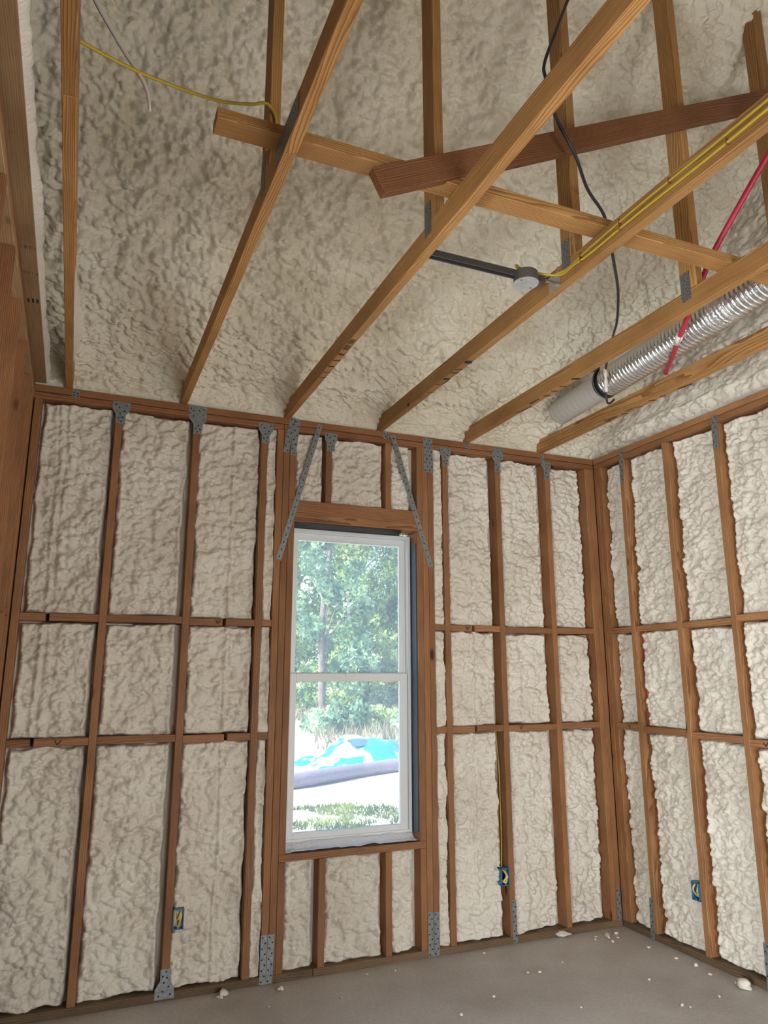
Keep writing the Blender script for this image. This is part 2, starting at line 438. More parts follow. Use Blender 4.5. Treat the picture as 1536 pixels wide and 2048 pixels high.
# ------------------------------------------------------------------ foam panels
def foam_panel(parent, wall, a0, a1, z0, z1, seed, base=.030, edge=.055, ew=.035, res=.0054, film=(0, 0), beads=(), top=.02, mat=None, amp=1.0):
    nu = max(4, int((a1-a0)/res)+1); nv = max(4, int((z1-z0)/res)+1)
    a = np.linspace(a0, a1, nu); z = np.linspace(z0, z1, nv)
    A, Z = np.meshgrid(a, z, indexing='ij'); A = A.ravel(); Z = Z.ravel()
    U, W = A+seed*3.7, Z+seed*1.3
    h = foam_relief(U, W, seed)*amp
    wob = .022*(fbm(A*0+seed, Z*9+seed, seed+31)-.5); wob2 = .03*(fbm(A*9+seed, Z*0, seed+32)-.5)
    eL = A-a0-film[0]+wob; eR = a1-A-film[1]+wob*np.where(Z > 0, 1, 1)
    eB = Z-z0+wob2+.004; eT = z1-Z+wob2-.006*(top > .02)
    e = np.minimum(np.minimum(eL, eR), np.minimum(eB*1.3, eT*1.3))
    m = sst(e, 0.0, ew)
    round_ = np.sqrt(np.clip(1-(1-np.clip(e/ew, 0, 1))**2, 0, 1))
    rel = h*sst(e, -.004, ew*.8)
    dep = base + edge*(1-round_) + .021*amp*m + .006 - rel
    for (fx, wd, am) in beads:
        xc = a0+(a1-a0)*fx + .02*(vn(Z*3+seed, Z*0, seed+50)-.5)
        d = (A-xc)/wd
        dep -= (am*np.exp(-d*d)*(.75+.5*vn(Z*40, Z*0+3, seed+51)) - .55*am*np.exp(-((np.abs(d)-1.7)/.5)**2))*m
    lo_ = -.002; q_ = (dep-lo_)/.010
    dep = lo_ + .010*np.where(q_ > 6, q_, np.log1p(np.exp(np.minimum(q_, 30))))
    dep = np.clip(dep, -.002, .125)
    if wall == 'back': V = np.stack([A, dep, Z], 1)
    elif wall == 'right': V = np.stack([dep, A, Z], 1)
    else: V = np.stack([XL-dep, A, Z], 1)
    o = link('foam_panel', grid_mesh('foam_panel', V, nu, nv), mat or M['foam'], parent)
    return o

zrows = [(.038, 1.205), (1.243, 1.818), (1.856, PT0)]
sd = 1
for i, (a, b_) in enumerate(bays):
    for j, (z0, z1) in enumerate(zrows):
        sd += 1
        narrow = b_-a < .1
        beads = []
        if not narrow:
            if (i, j) in ((0, 1), (0, 2)): beads = [(.30, .012, .012), (.42, .016, .009)]
            elif i == 2: beads = [(.60, .010, .013)]
            elif i == 5: beads = [(.45, .011, .011)]
            elif i == 1 and j == 1: beads = [(.75, .02, .008)]
            elif i == 6: beads = [(.28, .02, .008)]
        film = (0, 0)
        if i in (5, 6) and not narrow: film = (0.0, .030 if i == 5 else .034)
        if i == 7: film = (0, .03)
        if i == 0: film = (.012, .012)
        if i == 1: film = (0, .018)
        edge = .055 if i < 4 else .065
        foam_panel(wb, 'back', a, b_, z0, z1, sd, base=.026 if not narrow else .012, edge=edge if not narrow else .03, ew=.034 if not narrow else .018, film=film, beads=beads, amp=2.5)
for (a, b_, f) in ((-2.215, -2.026, (0, .012)), (-1.988, -1.631, (0, .01)), (-1.593, -1.413, (0, .03))):
    sd += 1; foam_panel(wb, 'back', a, b_, 2.567, PT0, sd, base=.02, film=f, amp=2.5)
    sd += 1; foam_panel(wb, 'back', a, b_, .038, WZ0-.039, sd, base=.03, film=f, ew=.04, amp=2.5)

# metal ties on the framing: plate outline in (a, z) with nail holes
def tie(parent, wall, outline, holes, name='stud_plate_tie', off=.0, hr=.0042, mat='galv'):
    bm = bmesh.new(); t = .0016
    def P(a, z, d):
        if wall == 'back': return (a, -d-off, z)
        if wall == 'right': return (-d-off, a, z)
    f0 = [bm.verts.new(P(a, z, t)) for a, z in outline]
    f1 = [bm.verts.new(P(a, z, 0.0002)) for a, z in outline]
    bm.faces.new(f0); bm.faces.new(f1[::-1])
    n = len(outline)
    for i in range(n): bm.faces.new((f0[i], f1[i], f1[(i+1) % n], f0[(i+1) % n]))
    for (a, z) in holes:
        vs = [bm.verts.new(P(a+hr*math.cos(k*math.pi/3), z+hr*math.sin(k*math.pi/3), t+.0012)) for k in range(6)]
        c = [bm.verts.new(P(a+hr*1.15*math.cos(k*math.pi/3), z+hr*1.15*math.sin(k*math.pi/3), t)) for k in range(6)]
        f = bm.faces.new(vs); f.material_index = 1
        for k in range(6): q = bm.faces.new((vs[k], c[k], c[(k+1) % 6], vs[(k+1) % 6])); q.material_index = 1
    bmesh.ops.recalc_face_normals(bm, faces=bm.faces)
    return link(name, bm_mesh(bm, name), parent=parent, mats=[M[mat], M['hole']])

def paddle(parent, wall, x, zt, zb, wt, wb_, flip=1, rnd=1):
    h = zt-zb; R = random.Random(int(abs(x)*1000+zt*100))
    o = [(x-wt/2, zt), (x+wt/2, zt), (x+wt/2, zt-.34*h*flip), (x+wb_/2, zt-.62*h*flip), (x+wb_/2, zb), (x-wb_/2, zb), (x-wb_/2, zt-.62*h*flip), (x-wt/2, zt-.34*h*flip)]
    ho = [(x-wt*.3, zt-.12*h*flip), (x+wt*.3, zt-.14*h*flip), (x-wt*.1, zt-.26*h*flip), (x+wt*.2, zt-.4*h*flip), (x-wt*.05, zt-.55*h*flip), (x+wb_*.2, zt-.7*h*flip), (x-wb_*.25, zt-.76*h*flip), (x+wb_*.1, zt-.9*h*flip)]
    return tie(parent, wall, o, ho)

def strap(parent, wall, p0, p1, wd, nh, name='strap_tie', two=True):
    d = Vector((p1[0]-p0[0], p1[1]-p0[1])); L_ = d.length; d.normalize(); n = Vector((-d.y, d.x))
    q = [Vector(p0)+n*wd/2, Vector(p0)-n*wd/2, Vector(p1)-n*wd/2, Vector(p1)+n*wd/2]
    ho = []
    for i in range(nh):
        t = (i+.5)/nh*L_; s = (wd*.22 if i % 2 else -wd*.22) if two else 0
        c = Vector(p0)+d*t+n*s; ho.append((c.x, c.y))
    return tie(parent, wall, [tuple(v) for v in q], ho, name)

paddle(wb, 'back', -3.222, 3.030, 2.905, .092, .050)
tie(wb, 'back', [(-2.862, 3.071), (-2.756, 3.069), (-2.755, 2.982), (-2.778, 2.958), (-2.780, 2.903), (-2.826, 2.899), (-2.830, 2.960), (-2.857, 2.995)],
    [(-2.845, 3.05), (-2.83, 3.035), (-2.85, 3.02), (-2.80, 3.04), (-2.775, 3.05), (-2.83, 3.005), (-2.80, 2.95), (-2.815, 2.93), (-2.79, 2.93), (-2.805, 2.912)])
paddle(wb, 'back', -2.405, 3.020, 2.894, .090, .046)
strap(wb, 'back', (-2.240, 3.078), (-2.280, 2.853), .034, 8)
strap(wb, 'back', (-2.212, 3.066), (-2.236, 2.840), .034, 8)
strap(wb, 'back', (-2.067, 3.056), (-2.306, 2.200), .032, 20, 'diagonal_strap', False)
strap(wb, 'back', (-1.582, 3.052), (-1.320, 2.214), .032, 20, 'diagonal_strap', False)
paddle(wb, 'back', -1.996, 3.010, 2.893, .082, .050)
tie(wb, 'back', [(-1.650, 3.068), (-1.610, 3.062), (-1.608, 3.018), (-1.646, 3.022)], [(-1.64, 3.055), (-1.62, 3.05), (-1.63, 3.035), (-1.618, 3.026)], 'truss_tie')
strap(wb, 'back', (-1.349, 3.062), (-1.343, 2.832), .034, 9); strap(wb, 'back', (-1.313, 3.060), (-1.311, 2.832), .032, 9)
paddle(wb, 'back', -1.203, 3.014, 2.890, .080, .044)
tie(wb, 'back', [(-1.051, 3.068), (-1.019, 3.066), (-1.017, 3.012), (-1.049, 3.010)], [(-1.04, 3.055), (-1.03, 3.045), (-1.04, 3.03), (-1.027, 3.02)], 'truss_tie')
tie(wb, 'back', [(-.846, 3.055), (-.758, 3.056), (-.760, 2.985), (-.785, 2.965), (-.787, 2.893), (-.829, 2.892), (-.828, 2.965), (-.846, 2.985)],
    [(-.835, 3.04), (-.80, 3.035), (-.77, 3.045), (-.83, 3.0), (-.80, 3.0), (-.775, 2.998), (-.815, 2.94), (-.80, 2.925), (-.81, 2.905)])
tie(wb, 'back', [(-.455, 3.056), (-.424, 3.056), (-.424, 3.01), (-.370, 3.005), (-.372, 2.950), (-.385, 2.930), (-.387, 2.880), (-.430, 2.880), (-.430, 2.95), (-.455, 2.985)],
    [(-.445, 3.04), (-.435, 3.02), (-.445, 3.0), (-.41, 2.99), (-.39, 2.985), (-.405, 2.96), (-.415, 2.93), (-.40, 2.90)])
# truss 1 tie
tie(wb, 'back', [(-3.478, 3.066), (-3.440, 3.064), (-3.440, 3.022), (-3.480, 3.024)], [(-3.47, 3.05), (-3.45, 3.048), (-3.468, 3.034), (-3.45, 3.03)], 'truss_tie')
# bottom
paddle(wb, 'back', -2.806, .010, .142, .092, .046, flip=1)
strap(wb, 'back', (-2.318, .232), (-2.320, .002), .034, 9); strap(wb, 'back', (-2.280, .232), (-2.285, .002), .034, 9)
strap(wb, 'back', (-1.354, .234), (-1.354, .002), .033, 9); strap(wb, 'back', (-1.316, .230), (-1.318, .002), .033, 9)
strap(wb, 'back', (-.800, .238), (-.798, .003), .030, 9); strap(wb, 'back', (-.024, .222), (-.026, .040), .034, 7)

# pencil ticks on the blocking
def tick(parent, wall, a, z, s=.020, flip=1):
    bm = bmesh.new()
    for (p, q) in (((a-s*.5*flip, z+s*.5), (a, z-s*.4)), ((a, z-s*.4), (a+s*.7*flip, z+s*.5))):
        d = (Vector(q)-Vector(p)).normalized(); n = Vector((-d.y, d.x))*.0022
        P = [Vector(p)+n, Vector(p)-n, Vector(q)-n, Vector(q)+n]
        for dd in (0,):
            bm.faces.new([bm.verts.new((v.x, -.0006, v.y) if wall == 'back' else (-.0006, v.x, v.y)) for v in P])
    return link('pencil_tick', bm_mesh(bm, 'pencil_tick'), M['ink'], parent)
for (a, z, s) in ((-2.635, 1.836, .022), (-3.39, 1.224, .026), (-1.07, 1.840, .024), (-.70, 1.226, .022)): tick(wb, 'back', a, z, s)

# ------------------------------------------------------------------ wall_right
wr = link('wall_right', box_mesh(.013, 6.55, H+.05, 0), M['sheath'])
setw(wr, Matrix.Translation((T2+.0065, FY/2+.0575, (H+.05)/2)))
tag(wr, 'right stud wall with bright white spray foam between its studs', 'wall', kind='structure')
YR = -4.6
slab('top_plate', 0, T2, YR, -.0005, H-.038, H, M['rstud'], wr)
slab('top_plate', .001, T2, YR, -.0005, PT0, H-.0415, M['rstud'], wr)
slab('bottom_plate', 0, T2, YR, -.0005, 0, .038, M['sole'], wr)
RS = [-.287, -.688, -1.089, -1.49, -1.896, -2.302, -2.708, -3.114, -3.52, -3.926, -4.332]
for y in RS: slab('stud', 0, T2, y-.019, y+.019, .038, PT0, M['rstud'], wr)
slab('stud', 0, T2, -.0395, -.0015, .038, PT0, M['stud'], wr); slab('stud', 0.001, T2, -.0785, -.0405, .038, PT0, M['stud'], wr)
rb = [(-.268, -.0785)] + [(RS[k+1]+.019, RS[k]-.019) for k in range(len(RS)-1)]
RRZ = [[(1.206, 1.244), (1.822, 1.858)], [(1.196, 1.234), (1.824, 1.861)], [(1.190, 1.226), (1.824, 1.860)], [(1.178, 1.216), (1.838, 1.874)]]
for i, (a, b_) in enumerate(rb):
    rz = RRZ[min(i, 3)]
    for (z0, z1) in rz: slab('blocking', .002, .09, a, b_, z0, z1, M['rstud'], wr)
    zr = [(.038, rz[0][0]), (rz[0][1], rz[1][0]), (rz[1][1], PT0)]
    for j, (z0, z1) in enumerate(zr):
        sd += 1
        far = i > 4
        beads = [(.30, .012, .012)] if (i == 3 and j == 2) else ([(.35, .011, .012)] if i == 0 else [])
        foam_panel(wr, 'right', a, b_, z0, z1, sd, base=.026, edge=.075, ew=.042 if b_-a > .25 else .03, res=.0054 if not far else .014, beads=beads,
                   film=(.0, .012 if i in (1, 2) else 0), amp=2.1)
strap(wr, 'right', (-.300, 3.052), (-.290, 2.832), .034, 7); strap(wr, 'right', (-1.100, 3.040), (-1.088, 2.836), .036, 7)
strap(wr, 'right', (-.272, .228), (-.262, .001), .032, 8); strap(wr, 'right', (-1.080, .226), (-1.078, .001), .034, 8)
for (a, z, s) in ((-1.21, 1.196, .026), (-.19, 1.226, .02)): tick(wr, 'right', a, z, s)
# red and white water pipes in the bay
tube('pex_pipe', [(.045, -.332, 1.236), (.045, -.330, 1.6), (.045, -.336, 1.822)], .008, M['red'], wr)
tube('pex_pipe', [(.055, -.362, 1.236), (.052, -.352, 1.5), (.050, -.349, 1.70), (.048, -.352, 1.822)], .007, M['whitepex'], wr)
# gable foam above the right wall
def gable(name, x, sgn, parent, seed, y1=-6.3):
    ys = np.linspace(0.05, -3.0, 330); nv = 230
    Yg, T = np.meshgrid(ys, np.linspace(0, 1, nv), indexing='ij'); Yg = Yg.ravel(); T = T.ravel()
    top = np.interp(-Yg, PRY, PRZ)+.06
    Zg = H-.004+(top-(H-.004))*T
    h = foam_relief(Yg, Zg, seed, 1.15, 1.1)*2.1 + .03*np.exp(-((Zg-H-.10)/.035)**2)*(.6+.8*vn(Yg*18, Yg*0, seed))
    h *= sst(Zg, H-.004, H+.05)
    return link(name, grid_mesh(name, np.stack([x-sgn*h, Yg, Zg], 1), 330, nv), M['foam'], parent)

# roof profile (distance from back wall, foam height)
PRO = [(-.03, 3.072), (-.015, 3.11), (.01, 3.17), (.08, 3.225), (.20, 3.265), (.34, 3.325), (.5, 3.43), (.75, 3.655), (1.0, 3.885), (2.0, 4.84), (3.2, 5.96)]
PRY = np.array([p[0] for p in PRO]); PRZ = np.array([p[1] for p in PRO])
gable('gable_foam', .075, 1, wr, 901)
# plain back of the gable further into the house
bm = bmesh.new(); add_box(bm, .10, .15, -6.3, .14, H, 6.2); link('gable_wall', bm_mesh(bm, 'gable_wall'), M['sheath'], wr)

# ------------------------------------------------------------------ wall_left
wl = link('wall_left', box_mesh(.013, 2.80, H, 0), M['sheath'])
setw(wl, Matrix.Translation((XL-T2+.02, -1.32, H/2)))
tag(wl, 'left stud wall seen edge-on at the picture border', 'wall', kind='structure')
LT = .105
YL = -2.70
slab('top_plate', XL-LT, XL, YL, -.001, H-.038, H, M['stud'], wl)
slab('top_plate', XL-LT, XL-.001, YL, -.001, PT0, H-.0415, M['nailer'], wl)
slab('bottom_plate', XL-LT, XL, YL, -.001, 0, .038, M['sole'], wl)
LS = [-.060, -.30, -.70, -1.10, -1.50, -1.90, -2.30, -2.68]
for y in LS: slab('stud', XL-LT, XL, y-.019, y+.019, .038, PT0, M['stud'], wl)
for k in range(len(LS)-1):
    a, b_ = LS[k+1]+.019, LS[k]-.019
    for (z0, z1) in ((1.205, 1.243), (1.83, 1.868)): slab('blocking', XL-.088, XL-.002, a, b_, z0, z1, M['stud'], wl)
    for (z0, z1) in ((.038, 1.205), (1.243, 1.83), (1.868, PT0)):
        sd += 1; foam_panel(wl, 'left', a, b_, z0, z1, sd, base=.062, edge=.02, ew=.03, res=.009)
# deadwood nailer lying on the plate, with grade stamps
nl = slab('nailer_board', -3.745, -3.606, -3.6, -.02, H+.001, H+.039, M['nailer'], wl)
def stamp(txt, loc, size, parent, mat, rz):
    cu = bpy.data.curves.new('grade_stamp', 'FONT'); cu.body = txt; cu.size = size; cu.extrude = .0002; cu.align_x = 'CENTER'; cu.align_y = 'CENTER'; cu.resolution_u = 2
    t = bpy.data.objects.new('grade_stamp', cu); C.objects.link(t)
    dg = bpy.context.evaluated_depsgraph_get(); me = bpy.data.meshes.new_from_object(t.evaluated_get(dg)); bpy.data.objects.remove(t)
    me.materials.clear()
    o = link('grade_stamp', me, mat, parent)
    o.rotation_euler = (math.pi, 0, rz); o.location = loc
    o.matrix_basis = Matrix.Translation(loc) @ Matrix.Rotation(rz, 4, 'Z') @ Matrix.Rotation(math.pi, 4, 'X')
    return o
stamp('1281', (-3.633, -1.39, H+.0005), .030, wl, M['brownink'], math.pi)
stamp('5150', (-3.633, -1.20, H+.0005), .030, wl, M['brownink'], math.pi)
bm = bmesh.new()
for k, dx in enumerate((-.017, .0, .017)): add_box(bm, -3.634+dx-.004, -3.634+dx+.004, -.985, -.950, H+.0002, H+.0012)
link('grade_stamp', bm_mesh(bm, 'grade_stamp'), M['ink'], wl)
# ragged foam edge along the nailer
nu, nv = 700, 9
yy = np.linspace(-.03, -3.5, nu); tt = np.linspace(0, 1, nv)
Yg, T = np.meshgrid(yy, tt, indexing='ij'); Yg = Yg.ravel(); T = T.ravel()
wdt = .010+.022*fbm(Yg*6, Yg*0, 77)+.012*domes(Yg/.05, Yg*0+.5, 78)
Xg = -3.606+wdt*np.sin(T*math.pi)*.8; Zg = H+.006+.05*T
link('foam_edge', grid_mesh('foam_edge', np.stack([Xg, Yg, Zg], 1), nu, nv), M['foam'], wl)
slab('light_leak_slab', -5.40, XL-LT-.001, -6.38, 0.10, H, H+.03, M['sheath'], wl); slab('door_header', XL-LT, XL, -4.30, YL-.001, 2.05, H, M['stud'], wl); slab('wall_panel', XL-LT, XL, -6.38, -4.30, 0, H, M['sheath'], wl)  # slab over the hall is unseen, added to stop side lamp light leaking upward
bm = bmesh.new(); add_box(bm, -5.45, -5.40, -6.3, .14, 0, 6.2); link('outer_wall', bm_mesh(bm, 'outer_wall'), M['sheath'], wl)

# ------------------------------------------------------------------ wall behind the camera with its wide opening
bm = bmesh.new()
add_box(bm, -5.45, -3.0, FY-.05, FY, 0, 3.2); add_box(bm, -.8, .15, FY-.05, FY, 0, 3.2); add_box(bm, -3.0, -.8, FY-.05, FY, 2.3, 3.2)
wf = link('wall_front', bm_mesh(bm, 'wall_front'), M['sheath']); tag(wf, 'far wall with a wide opening, behind the viewer', 'wall', kind='structure')

# ------------------------------------------------------------------ ceiling: sprayed underside of the roof
nu = 720; s_res = .0088
den = np.concatenate([np.linspace(0, .3, 40)[:-1], np.arange(.3, 3.2, .007)])
yb = np.interp(np.linspace(0, 1, 600), np.linspace(0, 1, 6), [-.03, .06, .35, 1.05, 1.8, 2.75])
prz = np.interp(yb, PRY, PRZ)
k = np.ones(9)/9
pz = np.convolve(np.pad(prz, 4, mode='edge'), k, 'valid'); 
dy = np.gradient(yb); dz = np.gradient(pz); ln = np.hypot(dy, dz); ny, nz = dz/ln, -dy/ln   # into the room (+dist from wall, down)
arc = np.cumsum(ln)
xs = np.linspace(-4.35, .09, nu)
Xg, I = np.meshgrid(xs, np.arange(len(yb)), indexing='ij'); Xg = Xg.ravel(); I = I.ravel()
A_ = arc[I]
h = (foam_relief(Xg, A_, 555, .98, 1.0, 1.1)*3.2-.055)*(.66+.34*sst(A_, .2, .6))
# shallow folds along the hidden top chords and spray passes between them
for tx in TR+[-4.1]:
    d = np.abs(Xg-tx-.02*(vn(A_*3, A_*0+tx, 61)-.5))
    h += .012*np.exp(-(d/.075)**2) - .005*np.exp(-((d-.17)/.05)**2)
    lo = (1-sst(A_, .18, .62))
    h += .045*np.exp(-(d/.05)**2)*lo*sst(A_, .02, .2)
h += .014*(fbm(Xg*1.2, A_*6.0, 64)-.5)
# thick beads near the eave
for (x0, x1, a0, a1, wd, am) in ((-2.2, -1.72, .30, .37, .030, .042), (-1.62, -1.10, .33, .30, .025, .030), (-2.80, -2.30, .20, .30, .016, .018), (-1.0, -.52, .22, .34, .05, .045), (-.40, -.02, .25, .36, .04, .045)):
    t = np.clip((Xg-x0)/(x1-x0), 0, 1); ac = a0+(a1-a0)*t+.03*(vn(Xg*4, Xg*0, 66)-.5)
    h += am*np.exp(-((A_-ac)/wd)**2)*sst(Xg, x0-.03, x0+.05)*(1-sst(Xg, x1-.05, x1+.03))
h *= sst(A_, -.02, .07)
V = np.stack([Xg, -(yb[I]+ny[I]*h), pz[I]+nz[I]*h], 1)
ce = link('ceiling', grid_mesh('ceiling', V, nu, len(yb)), M['roof_foam'])
tag(ce, 'sloping roof underside covered in lumpy cream spray foam', 'ceiling', kind='structure')
# roof beyond the picture: rest of the slope, ridge and the other slope
bm = bmesh.new()
def quad(*p): bm.faces.new([bm.verts.new(q) for q in p])
zt = lambda d: float(np.interp(d, PRY, PRZ))
quad((-5.45, .16, 3.10), (-4.30, .16, 3.10), (-4.30, -2.74, zt(2.74)+.03), (-5.45, -2.74, zt(2.74)+.03))
quad((-5.45, -2.74, zt(2.74)-.01), (.15, -2.74, zt(2.74)-.01), (.15, -3.2, 5.96), (-5.45, -3.2, 5.96))
quad((-5.45, -3.2, 5.96), (.15, -3.2, 5.96), (.15, -6.45, 3.1), (-5.45, -6.45, 3.1))
link('roof_slope', bm_mesh(bm, 'roof_slope'), M['sheath'], ce)
bm = bmesh.new()
quad((-5.6, .62, 3.02), (.3, .62, 3.02), (.3, -3.2, 6.25), (-5.6, -3.2, 6.25)); quad((-5.6, -3.2, 6.25), (.3, -3.2, 6.25), (.3, -6.9, 3.05), (-5.6, -6.9, 3.05))
link('roof_deck', bm_mesh(bm, 'roof_deck'), M['siding'], ce)

# ------------------------------------------------------------------ window
win = empty('window_1', (-1.814, .12, WZ0)); tag(win, 'white vinyl single-hung window in the back wall', 'window', kind='structure')
FX0, FX1, FZ0, FZ1 = -2.204, -1.424, .634, 2.414
def ring(name, x0, x1, z0, z1, y0, y1, wl_, wr_, wb_, wt_, parent, mat):
    bm = bmesh.new()
    add_box(bm, x0, x0+wl_, y0, y1, z0, z1); add_box(bm, x1-wr_, x1, y0, y1, z0, z1)
    add_box(bm, x0+wl_, x1-wr_, y0, y1, z0, z0+wb_); add_box(bm, x0+wl_, x1-wr_, y0, y1, z1-wt_, z1)
    bmesh.ops.bevel(bm, geom=bm.edges[:], offset=.0018, segments=1, affect='EDGES')
    return link(name, bm_mesh(bm, name), mat, parent)
ring('window_frame', FX0, FX1, FZ0, FZ1, .088, .160, .016, .020, .030, .020, win, M['vinyl'])
ring('frame_stop', FX0+.016, FX1-.020, FZ0+.03, FZ1-.020, .126, .158, .012, .014, .012, .014, win, M['vinyl'])
us = ring('upper_sash', FX0+.026, FX1-.032, 1.520, FZ1-.030, .128, .150, .026, .028, .045, .034, win, M['vinyl'])
ls = ring('lower_sash', FX0+.018, FX1-.022, FZ0+.028, 1.560, .096, .122, .036, .050, .034, .048, win, M['vinyl'])
def pane(x0, x1, z0, z1, y, parent):
    bm = bmesh.new(); bm.faces.new([bm.verts.new(q) for q in ((x0, y, z0), (x1, y, z0), (x1, y, z1), (x0, y, z1))])
    return link('pane', bm_mesh(bm, 'pane'), M['glass'], parent)
pane(-2.155, -1.482, 1.56, 2.352, .139, us); pane(-2.152, -1.494, .694, 1.514, .109, ls)
slab('sash_lock', -1.85, -1.79, .090, .096, 1.545, 1.560, M['vinyl'], ls, bev=.001)
# flashing: dark tape on the right jamb, black membrane under the header, crumpled white membrane on the sill
slab('jamb_flashing', WX1-.006, WX1-.001, .018, .14, .66, 2.36, M['flash'], win, bev=0)
nu, nv = 90, 8
Xg, T = np.meshgrid(np.linspace(WX0+.004, WX1-.10, nu), np.linspace(0, 1, nv), indexing='ij'); Xg = Xg.ravel(); T = T.ravel()
V = np.stack([Xg, .012+.085*T, WZ1-.002-.010*np.sin(T*2.2)*(.7+.6*fbm(Xg*9, T*2, 5))-.012*T], 1)
link('head_membrane', grid_mesh('head_membrane', V, nu, nv), M['blackflash'], win)
Xg, T = np.meshgrid(np.linspace(WX0+.002, WX1-.02, 140), np.linspace(0, 1, 16), indexing='ij'); Xg = Xg.ravel(); T = T.ravel()
Z_ = WZ0+.003+.030*sst(T, .45, 1)+.010*fbm(Xg*14, T*3, 8)+.006*domes(Xg/.05, T*2, 9)
V = np.stack([Xg, -.002+.092*T+.008*(fbm(Xg*7, T*0, 12)-.5)*(1-T), Z_], 1)
link('sill_membrane', grid_mesh('sill_membrane', V, 140, 16), M['foil'], win)

# ------------------------------------------------------------------ roof trusses
WHICH = ['nearest the left wall', 'second from the left wall', 'third from the left, holding the bar hanger end', 'fourth from the left, with yellow cables stapled to it', 'fifth from the left, beside the silver duct', 'nearest the right wall']
trusses = []; CHORD = {}
WY0, WY1 = -2.022, -1.933
for k, x in enumerate(TR):
    t = empty('roof_truss', (x, 0, H)); trusses.append(t)
    tag(t, 'pine roof truss '+WHICH[k], 'truss', 'roof trusses overhead')
    sp = {0: -2.219, 1: -2.230, }.get(k)
    z0, z1 = H+.0005, H+.0895
    if sp:
        bc = slab('bottom_chord', x-.019, x+.019, sp+.0012, .125, z0, z1, M['chord'], t)
        slab('bottom_chord', x-.019, x+.019, -6.3, sp-.0012, z0, z1, M['chord'], t)
        if k != 0:
            slab('nail_plate', x-.0205, x-.0193, sp-.16, sp+.10 if k == 1 else sp+.02, z0+.008, z1-.004, M['nailplate'], bc, bev=0)
    else:
        bc = slab('bottom_chord', x-.019, x+.019, -6.3, .125, z0, z1, M['chord'], t)
    CHORD[x] = bc
    if k > 0:
        wbm = slab('web', x-.019, x+.019, WY0, WY1, z1+.001, 5.0, M['chord'], t)
        slab('nail_plate', x-.0206, x-.0193, WY1-.055, WY1-.004, z1-.045, z1+.085, M['nailplate'], wbm, bev=0)
        slab('nail_plate', x+.0193, x+.0206, WY1-.055, WY1-.004, z1-.045, z1+.085, M['nailplate'], wbm, bev=0)
    else:
        # sheet of dried film on the right side of the first truss
        slab('web', x+.012, x+.030, -2.9, -2.80, z1+.001, 5.2, M['chord'], t)
# black print and marker strokes under the chords
def mark(t, x, pts, joined=False):
    ch = CHORD[x]
    def one(ps):
        bm = bmesh.new()
        for (p, q, w_) in ps:
            p = Vector(p); q = Vector(q); d = (q-p).normalized(); n = Vector((-d.y, d.x))*w_/2
            bm.faces.new([bm.verts.new((x+v.x, v.y, H-.0006)) for v in (p+n, p-n, q-n, q+n)])
        return link('ink_mark', bm_mesh(bm, 'ink_mark'), M['ink'], ch)
    if joined:
        o = one(pts); o['kind'] = 'stuff'
    else:
        for p in pts: one([p])
x = TR[2]
mark(trusses[2], x, [((-.014+i*.0052, -1.03), (-.014+i*.0052, -1.085), .0028) for i in range(5)] + [((-.014+i*.0052, -1.10), (-.014+i*.0052, -1.15), .0028) for i in range(5)], True)
mark(trusses[2], x, [((-.016+i*.006, -.965), (-.014+i*.006, -.985), .004) for i in range(5)], True)
mark(trusses[2], x, [((-.018, -.895), (.018, -.905), .012), ((-.018, -.82), (.012, -.825), .014), ((-.018, -.74), (.018, -.75), .008), ((-.018, -.665), (.018, -.675), .008)])
x = TR[3]
mark(trusses[3], x, [((-.018, -1.13), (.018, -1.14), .03), ((-.018, -1.03), (.018, -1.045), .010), ((-.018, -.985), (.018, -1.0), .010), ((-.018, -.90), (.016, -.91), .024), ((-.018, -.82), (.012, -.84), .007), ((.012, -.84), (.018, -.89), .006), ((-.018, -.70), (.018, -.715), .007)])
x = TR[4]
mark(trusses[4], x, [((-.018, -.62), (.0, -.64), .008), ((.0, -.64), (.018, -.74), .009), ((-.018, -.77), (-.012, -.86), .012), ((-.018, -.90), (.018, -.92), .012), ((-.018, -.98), (.018, -.99), .010), ((-.018, -1.05), (.018, -1.07), .010), ((-.018, -1.16), (.018, -1.18), .02)])
x = TR[5]
mark(trusses[5], x, [((-.018, -.70), (.016, -.72), .010), ((-.014, -.72), (-.012, -.80), .012), ((-.018, -.84), (.018, -.86), .012), ((-.018, -.88), (-.016, -.94), .010), ((-.018, -.95), (.018, -.99), .009), ((-.018, -1.07), (.016, -1.10), .013), ((-.006, -1.15), (.018, -1.17), .012), ((.006, -1.27), (.018, -1.36), .012)])
# knot hole on the fourth truss
for (k_, y_, z_, s_) in ((3, -.46, .012, .011), (2, -.70, .0, 0)):
    if s_:
        bm = bmesh.new(); bmesh.ops.create_uvsphere(bm, u_segments=10, v_segments=8, radius=1)
        bmesh.ops.scale(bm, vec=(.004, s_*1.3, s_), verts=bm.verts)
        o = link('knot', bm_mesh(bm, 'knot', True), M['hole'], CHORD[TR[k_]]); o.location = (TR[k_]-.018, y_, H+z_)
        o.matrix_basis = Matrix.Translation((TR[k_]-.018, y_, H+z_))

# smear of foam along the first truss
nu_, nv_ = 120, 16
yy, tt = np.meshgrid(np.linspace(-.30, -1.25, nu_), np.linspace(0, 1, nv_), indexing='ij'); yy = yy.ravel(); tt = tt.ravel()
th_ = (.010+.030*np.exp(-((yy+.75)/.25)**2))*np.sin(tt*math.pi)*(.6+.7*domes(yy/.06, tt*2, 811))*sst(yy, -1.25, -1.05)*(1-sst(yy, -.42, -.30))
link('foam_smear', grid_mesh('foam_smear', np.stack([TR[0]+.0185+th_, yy, H+.003+.085*tt], 1), nu_, nv_), M['foam'], trusses[0])

